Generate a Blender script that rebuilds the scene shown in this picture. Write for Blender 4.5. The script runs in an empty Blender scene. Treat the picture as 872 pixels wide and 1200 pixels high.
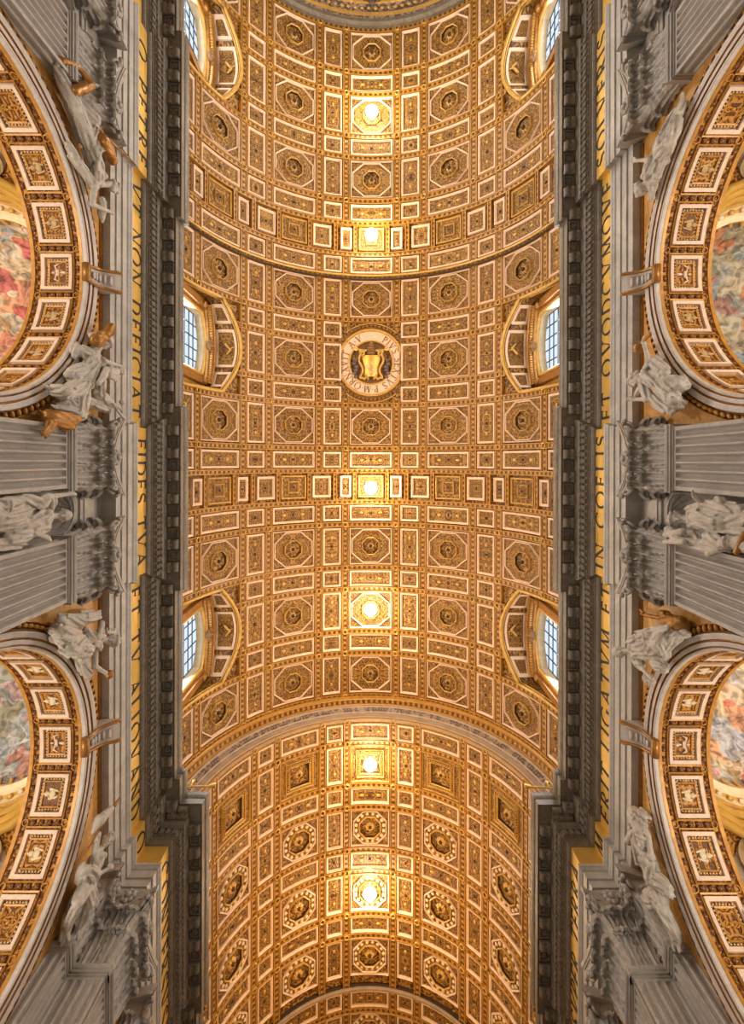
import bpy, bmesh, math, random
from mathutils import Vector, Matrix
random.seed(7)
PI = math.pi
sc = bpy.context.scene
COL = sc.collection

# ------------------------------------------------------------------ camera
# The eye is the origin, x runs across the nave, y along it, z up.  Focal length 557 px in a 872x1200 frame.
F, PX, PY = 557.0, 434.7, 541.0
cd = bpy.data.cameras.new('camera'); cam = bpy.data.objects.new('camera', cd); COL.objects.link(cam)
cd.sensor_fit = 'VERTICAL'; cd.sensor_height = 24.0; cd.lens = F / 1200.0 * 24.0
cd.shift_y = -(600.0 - PY) / 1200.0; cd.shift_x = (436.0 - PX) / 1200.0
cd.clip_start = 0.1; cd.clip_end = 500
cam.rotation_euler = (PI, 0, math.radians(-0.15))
sc.camera = cam

# ------------------------------------------------------------------ world, lights, exposure
sc.view_settings.view_transform = 'Standard'; sc.view_settings.look = 'None'
sc.view_settings.gamma = 1.0; sc.view_settings.use_curve_mapping = False
sc.view_settings.exposure = 0.0
wd = bpy.data.worlds.new('sky'); sc.world = wd; wd.use_nodes = True
bg = wd.node_tree.nodes['Background']; bg.inputs[0].default_value = (0.80, 0.90, 1.0, 1); bg.inputs[1].default_value = 1.1

def area(name, loc, d, sx, sy, power, color, spread=180):
    l = bpy.data.lights.new(name, 'AREA'); l.shape = 'RECTANGLE'; l.size = sx; l.size_y = sy
    l.energy = power; l.color = color; l.spread = math.radians(spread)
    o = bpy.data.objects.new(name, l); COL.objects.link(o); o.location = loc
    o.rotation_euler = Vector(d).to_track_quat('-Z', 'Y').to_euler()
    return o
WARM = (1.0, 0.66, 0.33); SOFT = (1.0, 0.86, 0.68); DAY = (1.0, 0.97, 0.92)
L_STRIP, L_NARROW, L_LAMP, L_DAY, L_LOW, L_CHAPEL_FILL = 780, 1300, 1150, 1600, 1000, 1700
def strip(s, x, y, ly, power, color):      # lamps lying along the top of the cornice, throwing light up into the vault
    d = Vector((-s * math.cos(math.radians(38)), 0, math.sin(math.radians(38))))
    l = bpy.data.lights.new('cornice_light', 'AREA'); l.shape = 'RECTANGLE'; l.size = ly; l.size_y = 0.35
    l.energy = power; l.color = color; l.spread = math.radians(115)
    o = bpy.data.objects.new('cornice_light', l); COL.objects.link(o); o.location = (s * x, y, 30.55)
    zc = -d; xc = Vector((0, 1, 0)); yc = zc.cross(xc)
    o.matrix_world = Matrix.Translation(o.location) @ Matrix((xc, yc, zc)).transposed().to_4x4()
for s in (-1, 1):
    for y, c in ((-32.0, (1.0, 0.76, 0.47)), (-9.2, (1.0, 0.65, 0.31)), (11.5, (1.0, 0.61, 0.27))):
        strip(s, 12.55, y, 19.0, L_STRIP, c)
    strip(s, 10.95, 36.5, 26.0, L_NARROW, (1.0, 0.58, 0.22))
    for yb, q in ((-32.2, 1.8), (-9.2, 1.0), (13.8, 0.65)):       # daylight through the clerestory windows
        area('window_daylight', (s * 13.55, yb, 35.8), (-s, 0, -0.6), 3.6, 3.2, L_DAY * q, DAY, 145)
        area('window_glow', (s * 13.2, yb, 35.4), (-s, 0, 0.25), 3.4, 2.6, 130 * q, DAY)
    for yb in (-9.2, 13.8):
        area('dome_fill', (s * 20.6, yb, 23.6), (0, 0, 1), 3.0, 3.0, 260, SOFT)  # added fill under the dome to brighten its painting, no fixture there
        area('chapel_fill', (s * 19.5, yb, 10.0), (0, 0, 1), 5.0, 6.0, L_CHAPEL_FILL, SOFT)  # added upward fill for the arch soffits and domes, no fixture there
# daylight and lamp light thrown back by the pale floor
area('floor_bounce', (0, -2, -1.2), (0, 0, 1), 24.0, 74.0, L_LOW, (1.0, 0.92, 0.80))

# ------------------------------------------------------------------ mesh helpers
class MB:
    def __init__(self):
        self.v = []; self.f = []; self.m = []; self.uv = []; self.hasuv = False
    def vert(self, p, uv=None):
        self.v.append(tuple(p)); self.uv.append(uv or (0, 0))
        if uv: self.hasuv = True
        return len(self.v) - 1
    def face(self, idx, m=0):
        self.f.append(tuple(idx)); self.m.append(m)
    def quad(self, a, b, c, d, m=0, uv=None):
        i = [self.vert(p, uv[k] if uv else None) for k, p in enumerate((a, b, c, d))]
        self.face(i, m)
    def box(self, x0, x1, y0, y1, z0, z1, m=0):
        i = len(self.v)
        for z in (z0, z1):
            for x, y in ((x0, y0), (x1, y0), (x1, y1), (x0, y1)): self.vert((x, y, z))
        for q in ((0, 3, 2, 1), (4, 5, 6, 7), (0, 1, 5, 4), (1, 2, 6, 5), (2, 3, 7, 6), (3, 0, 4, 7)):
            self.face([i + k for k in q], m)
    def grid(self, fn, nu, nv, m=0, uvfn=None, mf=None, closeu=False):
        i0 = len(self.v)
        for a in range(nu + 1):
            for b in range(nv + 1):
                self.vert(fn(a / nu, b / nv), uvfn(a / nu, b / nv) if uvfn else None)
        for a in range(nu):
            for b in range(nv):
                p = i0 + a * (nv + 1) + b
                self.face((p, p + nv + 1, p + nv + 2, p + 1), mf(a, b) if mf else m)
    def tube(self, pts, r, n=8, m=0, cap=True):
        pts = [Vector(p) for p in pts]; rr = r if isinstance(r, (list, tuple)) else [r] * len(pts)
        rings = []; up = None
        for k, p in enumerate(pts):
            t = (pts[min(k + 1, len(pts) - 1)] - pts[max(k - 1, 0)])
            t = t.normalized() if t.length > 1e-9 else Vector((0, 0, 1))
            if up is None:
                up = Vector((0, 0, 1)) if abs(t.z) < 0.9 else Vector((1, 0, 0))
            s = t.cross(up)
            s = s.normalized() if s.length > 1e-6 else t.orthogonal().normalized()
            up = s.cross(t).normalized()
            rings.append([self.vert(p + rr[k] * (math.cos(2 * PI * j / n) * s + math.sin(2 * PI * j / n) * up)) for j in range(n)])
        for a, b in zip(rings, rings[1:]):
            for j in range(n): self.face((a[j], a[(j + 1) % n], b[(j + 1) % n], b[j]), m)
        if cap:
            self.face(rings[0][::-1], m); self.face(rings[-1], m)
    def ell(self, c, r, nu=12, nv=8, m=0, M=None):
        c = Vector(c); r = (r, r, r) if not isinstance(r, (list, tuple)) else r
        rows = []
        for a in range(nv + 1):
            th = PI * a / nv
            if a in (0, nv):
                d = Vector((0, 0, r[2] * math.cos(th))); rows.append([self.vert(c + (M @ d if M else d))])
            else:
                row = []
                for b in range(nu):
                    ph = 2 * PI * b / nu
                    d = Vector((r[0] * math.sin(th) * math.cos(ph), r[1] * math.sin(th) * math.sin(ph), r[2] * math.cos(th)))
                    row.append(self.vert(c + (M @ d if M else d)))
                rows.append(row)
        for a in range(nv):
            A, B = rows[a], rows[a + 1]
            for b in range(nu):
                if len(A) == 1: self.face((A[0], B[b], B[(b + 1) % nu]), m)
                elif len(B) == 1: self.face((A[b], B[0], A[(b + 1) % nu]), m)
                else: self.face((A[b], B[b], B[(b + 1) % nu], A[(b + 1) % nu]), m)
    def cap(self, A, B, ra, rb, n=10, m=0):       # closed tapered capsule
        A = Vector(A); B = Vector(B); d = B - A
        if d.length < 1e-6: self.ell(A, max(ra, rb), n, 6, m); return
        d.normalize(); k = [0.0, 0.38, 0.71, 0.92, 1.0]
        pts = [A - d * ra * c for c in (1.0, 0.92, 0.71, 0.38)] + [A] + [B] + [B + d * rb * c for c in (0.38, 0.71, 0.92, 1.0)]
        rr = [ra * c for c in (0.02, 0.39, 0.70, 0.92)] + [ra] + [rb] + [rb * c for c in (0.92, 0.70, 0.39, 0.02)]
        self.tube(pts, rr, n, m)
    def mesh(self, name, mats, smooth=False):
        me = bpy.data.meshes.new(name); me.from_pydata(self.v, [], self.f)
        for mm in (mats if isinstance(mats, (list, tuple)) else [mats]): me.materials.append(mm)
        me.polygons.foreach_set('material_index', self.m)
        if self.hasuv:
            lay = me.uv_layers.new(name='UVMap')
            lo = [0] * len(me.loops); me.loops.foreach_get('vertex_index', lo)
            out = []
            for i in lo: out += self.uv[i]
            lay.data.foreach_set('uv', out)
        if smooth: me.polygons.foreach_set('use_smooth', [True] * len(me.polygons))
        me.update()
        return me
    def build(self, name, mats, parent=None, smooth=False, loc=None, rot=None):
        return link(name, self.mesh(name, mats, smooth), parent, loc, rot)

def link(name, me, parent=None, loc=None, rot=None):
    o = bpy.data.objects.new(name, me); COL.objects.link(o)
    if parent: o.parent = parent
    if loc is not None: o.location = loc
    if rot is not None: o.rotation_euler = rot
    return o
def empty(name, loc=(0, 0, 0), rz=0, parent=None):
    o = link(name, None, parent, loc, (0, 0, rz)); o.empty_display_size = 0.5
    return o
def tag(o, label, cat=None, group=None, kind=None):
    o['label'] = label
    if cat: o['category'] = cat
    if group: o['group'] = group
    if kind: o['kind'] = kind
    return o
KIDS = {}
def copy_tree(o, parent=None, loc=None, rz=None):
    c = o.copy(); COL.objects.link(c); c.parent = parent
    if loc is not None: c.location = loc
    if rz is not None: c.rotation_euler = (0, 0, rz)
    for ch in o.children: copy_tree(ch, c)
    return c

# ------------------------------------------------------------------ materials
def newmat(name, rough=0.6, metal=0.0):
    m = bpy.data.materials.new(name); m.use_nodes = True; nt = m.node_tree
    b = nt.nodes['Principled BSDF']; b.inputs['Roughness'].default_value = rough; b.inputs['Metallic'].default_value = metal
    return m, nt, b
def N(nt, t, **kw):
    n = nt.nodes.new(t)
    for k, v in kw.items():
        if k.startswith('_'): setattr(n, k[1:], v)
        else:
            key = k.replace('__', ' ')
            n.inputs[key].default_value = v
    return n
def ramp(nt, fac, stops):
    r = nt.nodes.new('ShaderNodeValToRGB'); e = r.color_ramp.elements
    while len(e) < len(stops): e.new(0.5)
    for k, (p, c) in enumerate(stops): e[k].position = p; e[k].color = (*c, 1)
    nt.links.new(fac, r.inputs[0]); return r
def bump(nt, b, h, strength=0.5, dist=0.05):
    n = N(nt, 'ShaderNodeBump'); n.inputs['Strength'].default_value = strength; n.inputs['Distance'].default_value = dist
    nt.links.new(h, n.inputs['Height']); nt.links.new(n.outputs[0], b.inputs['Normal'])
def mth(nt, op, a, bv=None):
    n = N(nt, 'ShaderNodeMath', _operation=op)
    for k, x in enumerate((a, bv)):
        if x is None: continue
        if isinstance(x, (int, float)): n.inputs[k].default_value = x
        else: nt.links.new(x, n.inputs[k])
    return n.outputs[0]

def plain(name, c, rough=0.6, metal=0.0, var=0.25, scale=3.0):
    m, nt, b = newmat(name, rough, metal)
    tc = N(nt, 'ShaderNodeTexCoord'); no = N(nt, 'ShaderNodeTexNoise', Scale=scale, Detail=4.0)
    nt.links.new(tc.outputs['Object'], no.inputs['Vector'])
    r = ramp(nt, no.outputs[0], [(0.3, tuple(x * (1 - var) for x in c)), (0.7, tuple(min(1, x * (1 + var)) for x in c))])
    nt.links.new(r.outputs[0], b.inputs['Base Color'])
    return m
def marble(name, c, c2, scale=0.7, rough=0.45, vein=0.5):
    m, nt, b = newmat(name, rough)
    tc = N(nt, 'ShaderNodeTexCoord')
    no = N(nt, 'ShaderNodeTexNoise', Scale=scale, Detail=8.0, Roughness=0.65, Distortion=1.2)
    nt.links.new(tc.outputs['Object'], no.inputs['Vector'])
    n2 = N(nt, 'ShaderNodeTexNoise', Scale=scale * 2.3, Detail=6.0, Distortion=2.5)
    nt.links.new(tc.outputs['Object'], n2.inputs['Vector'])
    v = mth(nt, 'ABSOLUTE', mth(nt, 'SUBTRACT', n2.outputs[0], 0.5))
    v = mth(nt, 'MULTIPLY', mth(nt, 'SUBTRACT', 1.0, mth(nt, 'MINIMUM', mth(nt, 'MULTIPLY', v, 14.0), 1.0)), vein)
    r = ramp(nt, no.outputs[0], [(0.3, c2), (0.5, c), (0.72, tuple(min(1, x * 1.25) for x in c))])
    mx = N(nt, 'ShaderNodeMix', _data_type='RGBA'); nt.links.new(v, mx.inputs[0])
    nt.links.new(r.outputs[0], mx.inputs[6]); mx.inputs[7].default_value = (*[x * 0.55 for x in c2], 1)
    nt.links.new(mx.outputs[2], b.inputs['Base Color'])
    bump(nt, b, no.outputs[0], 0.15, 0.05)
    return m
def filigree(name, dark, gold, light, scale=1.6, freq=26.0, rough=0.5, uv=True, mirror=True, metal=0.0, bstr=0.6):
    """curling gilt scrollwork: level lines of a noise field, mirrored about the panel's axes"""
    m, nt, b = newmat(name, rough, metal)
    tc = N(nt, 'ShaderNodeTexCoord'); src = tc.outputs['UV' if uv else 'Object']
    oi = N(nt, 'ShaderNodeObjectInfo')
    if mirror:
        sp = N(nt, 'ShaderNodeSeparateXYZ'); nt.links.new(src, sp.inputs[0])
        cb = N(nt, 'ShaderNodeCombineXYZ')
        nt.links.new(mth(nt, 'ABSOLUTE', sp.outputs[0]), cb.inputs[0]); nt.links.new(mth(nt, 'ABSOLUTE', sp.outputs[1]), cb.inputs[1])
        nt.links.new(mth(nt, 'MULTIPLY', oi.outputs['Random'], 37.0), cb.inputs[2]); src = cb.outputs[0]
    no = N(nt, 'ShaderNodeTexNoise', Scale=scale, Detail=1.0, Roughness=0.4, Distortion=0.6); nt.links.new(src, no.inputs['Vector'])
    s = mth(nt, 'ADD', mth(nt, 'MULTIPLY', mth(nt, 'SINE', mth(nt, 'MULTIPLY', no.outputs[0], freq)), 0.5), 0.5)
    fi = N(nt, 'ShaderNodeTexVoronoi', Scale=scale * 4.0); nt.links.new(src, fi.inputs['Vector'])
    h = mth(nt, 'ADD', mth(nt, 'MULTIPLY', s, 0.7), mth(nt, 'MULTIPLY', mth(nt, 'SUBTRACT', 1.0, fi.outputs['Distance']), 0.3))
    r = ramp(nt, h, [(0.28, dark), (0.5, gold), (0.88, light)])  # dark stop: brown ground, deepened to put crevice shade into the colour
    nt.links.new(r.outputs[0], b.inputs['Base Color'])
    bump(nt, b, h, bstr, 0.08)
    return m
def beaded(name, dark, gold, light, per=0.46, rough=0.5):
    """carved leaf band on the ribs: bosses repeating along V"""
    m, nt, b = newmat(name, rough)
    tc = N(nt, 'ShaderNodeTexCoord'); sp = N(nt, 'ShaderNodeSeparateXYZ'); nt.links.new(tc.outputs['UV'], sp.inputs[0])
    a = mth(nt, 'SINE', mth(nt, 'MULTIPLY', sp.outputs[1], 2 * PI / per))
    c = mth(nt, 'COSINE', mth(nt, 'MULTIPLY', sp.outputs[0], PI / 0.34))
    no = N(nt, 'ShaderNodeTexNoise', Scale=7.0, Detail=3.0); nt.links.new(tc.outputs['UV'], no.inputs['Vector'])
    h = mth(nt, 'ADD', mth(nt, 'MULTIPLY', mth(nt, 'MULTIPLY', a, c), 0.32), no.outputs[0])
    r = ramp(nt, h, [(0.25, dark), (0.5, gold), (0.8, light)])
    nt.links.new(r.outputs[0], b.inputs['Base Color']); bump(nt, b, h, 0.5, 0.08)
    return m

G_D, G_M, G_L = (0.10, 0.040, 0.007), (0.245, 0.115, 0.019), (0.43, 0.24, 0.05)
M = {}
M['orn'] = beaded('carved gilt rib', (0.070, 0.025, 0.004), (0.25, 0.11, 0.015), (0.50, 0.28, 0.055))
M['arab'] = filigree('gilt scrollwork', G_D, G_M, G_L, scale=3.3, freq=30)
M['base'] = filigree('gilt stucco ground', (0.09, 0.036, 0.006), (0.26, 0.12, 0.019), (0.45, 0.25, 0.05), scale=1.9, freq=30, mirror=False)
M['white'] = plain('pale stucco moulding', (0.76, 0.58, 0.45), 0.6, var=0.08)
M['gilt'] = plain('gilded moulding', (0.58, 0.35, 0.09), 0.4, 0.15, var=0.15)
M['ribg'] = plain('brown gilt rib edge', (0.43, 0.215, 0.036), 0.45, 0.1, var=0.15)
M['gilt2'] = plain('old gold moulding', (0.50, 0.235, 0.04), 0.4, 0.15, var=0.2)
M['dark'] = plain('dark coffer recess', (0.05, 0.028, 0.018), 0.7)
M['ros'] = plain('bronzed rosette', (0.24, 0.125, 0.05), 0.45, 0.1, scale=6)
M['grey'] = marble('grey marble', (0.40, 0.37, 0.34), (0.32, 0.29, 0.265), scale=0.35, vein=0.2)
M['capm'] = marble('carved grey marble', (0.40, 0.37, 0.34), (0.28, 0.255, 0.23), scale=1.2, vein=0.2)
M['corn'] = marble('dark travertine', (0.19, 0.165, 0.135), (0.125, 0.105, 0.085), scale=1.1)  # cornice stone toned darker than the architrave
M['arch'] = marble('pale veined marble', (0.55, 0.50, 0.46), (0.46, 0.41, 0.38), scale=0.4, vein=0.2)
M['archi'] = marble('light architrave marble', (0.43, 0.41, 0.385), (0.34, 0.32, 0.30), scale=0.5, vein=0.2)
M['giallo'] = marble('yellow marble', (0.62, 0.33, 0.09), (0.47, 0.22, 0.05), scale=0.9, vein=0.35)
M['frieze'] = plain('gold mosaic', (0.72, 0.45, 0.10), 0.42, 0.45, var=0.12, scale=1.2)
M['ink'] = plain('black mosaic letter', (0.02, 0.016, 0.012), 0.6)
M['stat'] = marble('statue stucco', (0.52, 0.48, 0.43), (0.40, 0.365, 0.325), scale=1.6, vein=0.15, rough=0.55)
M['bronze'] = plain('gilded bronze', (0.36, 0.17, 0.04), 0.38, 0.45)
M['arab2'] = filigree('arch soffit scrollwork', (0.12, 0.038, 0.008), (0.36, 0.145, 0.022), (0.56, 0.28, 0.05), scale=2.6, freq=28)
M['sof'] = filigree('gilt arch soffit', (0.13, 0.04, 0.008), (0.38, 0.16, 0.025), (0.56, 0.28, 0.05), scale=2.2, freq=26, mirror=False)
M['boss'] = plain('dark carved rosette', (0.16, 0.06, 0.02), 0.5, var=0.5, scale=9)
M['cream'] = plain('cream stucco', (0.72, 0.60, 0.40), 0.6, var=0.1)
M['lav'] = filigree('grey lilac stucco', (0.13, 0.095, 0.09), (0.27, 0.20, 0.18), (0.40, 0.31, 0.25), scale=1.4, freq=22, mirror=False)
M['lead'] = plain('dark window lead', (0.03, 0.035, 0.045), 0.5)
M['iron'] = plain('gilded iron', (0.75, 0.50, 0.15), 0.35, 0.5)
M['floor'] = marble('polished floor marble', (0.42, 0.38, 0.33), (0.25, 0.21, 0.18), scale=0.4, rough=0.25)
M['arch2'] = plain('grey brown arch stucco', (0.33, 0.25, 0.19), 0.6, var=0.15, scale=1.5)
M['arch3'] = plain('pale arch fillet', (0.48, 0.37, 0.28), 0.6, var=0.1)
M['rel'] = plain('tan relief stucco', (0.50, 0.33, 0.15), 0.55, var=0.2)
M['dot'] = plain('cream stucco bead', (0.74, 0.60, 0.42), 0.55, var=0.1)

m, nt, b = newmat('window glass', 0.1)
tr = N(nt, 'ShaderNodeBsdfTransparent'); tr.inputs[0].default_value = (0.93, 0.97, 1.0, 1)
gl = N(nt, 'ShaderNodeBsdfGlossy'); gl.inputs['Roughness'].default_value = 0.15
mx = N(nt, 'ShaderNodeMixShader'); mx.inputs[0].default_value = 0.06
nt.links.new(tr.outputs[0], mx.inputs[1]); nt.links.new(gl.outputs[0], mx.inputs[2])
nt.links.new(mx.outputs[0], nt.nodes['Material Output'].inputs[0]); M['glass'] = m
m, nt, b = newmat('lamp glow', 0.3)
b.inputs['Base Color'].default_value = (1, 0.9, 0.7, 1)
b.inputs['Emission Color'].default_value = (1.0, 0.93, 0.74, 1); b.inputs['Emission Strength'].default_value = 60.0
M['glow'] = m

def fresco(name, cols, scale):
    m, nt, b = newmat(name, 0.8)
    tc = N(nt, 'ShaderNodeTexCoord'); src = tc.outputs['Object']
    wn = N(nt, 'ShaderNodeTexNoise', Scale=0.8, Detail=2.0); nt.links.new(src, wn.inputs['Vector'])
    ad = N(nt, 'ShaderNodeVectorMath', _operation='MULTIPLY_ADD')
    nt.links.new(wn.outputs[1], ad.inputs[0]); ad.inputs[1].default_value = (1.9, 1.9, 1.9); nt.links.new(src, ad.inputs[2])
    vo = N(nt, 'ShaderNodeTexVoronoi', Scale=scale); vo.feature = 'SMOOTH_F1'; vo.inputs['Smoothness'].default_value = 0.25
    nt.links.new(ad.outputs[0], vo.inputs['Vector'])
    sp = N(nt, 'ShaderNodeSeparateColor'); nt.links.new(vo.outputs['Color'], sp.inputs[0])
    r = ramp(nt, sp.outputs[0], [(k / (len(cols) - 1), c) for k, c in enumerate(cols)])
    no = N(nt, 'ShaderNodeTexNoise', Scale=1.7, Detail=3.0, Distortion=1.4); nt.links.new(src, no.inputs['Vector'])
    r2 = ramp(nt, no.outputs[0], [(0.32, (0.35, 0.32, 0.30)), (0.62, (1.25, 1.2, 1.1))])
    mx = N(nt, 'ShaderNodeMix', _data_type='RGBA', _blend_type='MULTIPLY'); mx.inputs[0].default_value = 1.0
    nt.links.new(r.outputs[0], mx.inputs[6]); nt.links.new(r2.outputs[0], mx.inputs[7])
    nt.links.new(mx.outputs[2], b.inputs['Base Color'])
    return m
M['fr1'] = fresco('painted vault with pale sky', [(0.22, 0.30, 0.50), (0.62, 0.58, 0.50), (0.50, 0.12, 0.13), (0.55, 0.42, 0.25), (0.60, 0.56, 0.52), (0.32, 0.27, 0.12), (0.35, 0.42, 0.55)], 0.95)
M['fr2'] = fresco('painted vault with green grey figures', [(0.14, 0.17, 0.13), (0.30, 0.27, 0.20), (0.42, 0.38, 0.30), (0.22, 0.30, 0.38), (0.45, 0.14, 0.05), (0.38, 0.33, 0.22)], 0.95)
M['fr3'] = fresco('painted vault with blue clouds', [(0.20, 0.26, 0.34), (0.52, 0.56, 0.62), (0.26, 0.25, 0.20), (0.40, 0.46, 0.56), (0.50, 0.22, 0.18), (0.34, 0.33, 0.30)], 0.95)
M['fr4'] = fresco('painted vault with red draperies', [(0.56, 0.60, 0.70), (0.62, 0.14, 0.08), (0.60, 0.50, 0.34), (0.42, 0.48, 0.64), (0.66, 0.60, 0.50), (0.38, 0.28, 0.12)], 0.95)
# ------------------------------------------------------------------ the barrel vaults
R1, R2, ZC = 13.5, 11.9, 30.7
BAYS = (-32.2, -9.2, 13.8); PIERS = (-20.7, 2.3); LW = 3.7
TH = math.radians(30.5)
def lun(y): return 38.95 - 1.55 * (y / LW) ** 2           # top of the window recess above the springing
def vp(R, u, v, d=0.0):                                    # tangent coordinates -> point about the vault axis
    a = u / R; r = R + d
    return (r * math.sin(a), v, r * math.cos(a))
def resample(poly, ns):
    out = []
    for k, p in enumerate(poly):
        q = poly[(k + 1) % len(poly)]
        for j in range(ns[k]):
            t = j / ns[k]; out.append((p[0] + (q[0] - p[0]) * t, p[1] + (q[1] - p[1]) * t))
    return out
def rect(w, l): return [(-w / 2, -l / 2), (w / 2, -l / 2), (w / 2, l / 2), (-w / 2, l / 2)]
def octa(w, l, c=0.293):
    a, b_ = w / 2, l / 2; x, y = a * (1 - 2 * c), b_ * (1 - 2 * c)
    return [(-x, -b_), (x, -b_), (a, -y), (a, y), (x, b_), (-x, b_), (-a, y), (-a, -y)]
def scale_poly(p, sx, sy): return [(x * sx, y * sy) for x, y in p]
def ring(mb, R, po, pi_, d0, d1, d2, m=0):
    ns = [max(1, int(round(abs(po[(k + 1) % len(po)][0] - p[0]) / 0.7))) for k, p in enumerate(po)]
    A, B = resample(po, ns), resample(pi_, ns); n = len(A)
    mid = lambda t: [(a[0] + (b[0] - a[0]) * t, a[1] + (b[1] - a[1]) * t) for a, b in zip(A, B)]
    rows = [(A, d0), (mid(0.08), d1), (mid(0.35), d1 - 0.02), (mid(0.65), d1 + 0.03), (mid(0.92), d1 + 0.05), (B, d2)]
    idx = [[mb.vert(vp(R, x, y, d)) for x, y in P] for P, d in rows]
    for P, Q in zip(idx, idx[1:]):
        for k in range(n): mb.face((P[k], P[(k + 1) % n], Q[(k + 1) % n], Q[k]), m)
def fill(mb, R, w, l, d, m=0, nu=None, lift=0.0):
    nu = nu or max(2, int(w / 0.6))
    mb.grid(lambda a, b: vp(R, (a - .5) * w, (b - .5) * l, d - lift * math.sin(PI * a) * math.sin(PI * b)), nu, 4, m, uvfn=lambda a, b: ((a - .5) * w, (b - .5) * l))
def band(mb, R, po, pi_, d, m=0):
    ns = [max(1, int(round(abs(po[(k + 1) % len(po)][0] - p[0]) / 0.7))) for k, p in enumerate(po)]
    A, B = resample(po, ns), resample(pi_, ns); n = len(A)
    a = [mb.vert(vp(R, x, y, d), (x, y)) for x, y in A]; b = [mb.vert(vp(R, x, y, d), (x, y)) for x, y in B]
    for k in range(n): mb.face((a[k], a[(k + 1) % n], b[(k + 1) % n], b[k]), m)
def flower(mb, R, rad, d, petals=8, h=0.2, m=0, nr=5):
    def fn(a, b):
        ph = 2 * PI * a; pr = 0.5 + 0.5 * math.cos(petals * ph)
        r = rad * b * (0.78 + 0.22 * pr)
        z = h * (math.sin(PI * min(1, b * 1.02)) * (0.45 + 0.55 * pr)) + h * 0.25 * (1 - b)
        return vp(R, r * math.cos(ph), r * math.sin(ph), d - z)
    mb.grid(fn, petals * 4, nr, m)
def well(mb, R, poly, d0, d1, m=0):
    a = [mb.vert(vp(R, x, y, d0)) for x, y in poly]; b = [mb.vert(vp(R, x, y, d1)) for x, y in poly]; n = len(a)
    for k in range(n): mb.face((a[k], a[(k + 1) % n], b[(k + 1) % n], b[k]), m)
def knob(mb, R, rad, d, m=0):
    mb.ell((0, 0, R + d), (rad, rad, rad * 0.9), 10, 6, m)

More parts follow.
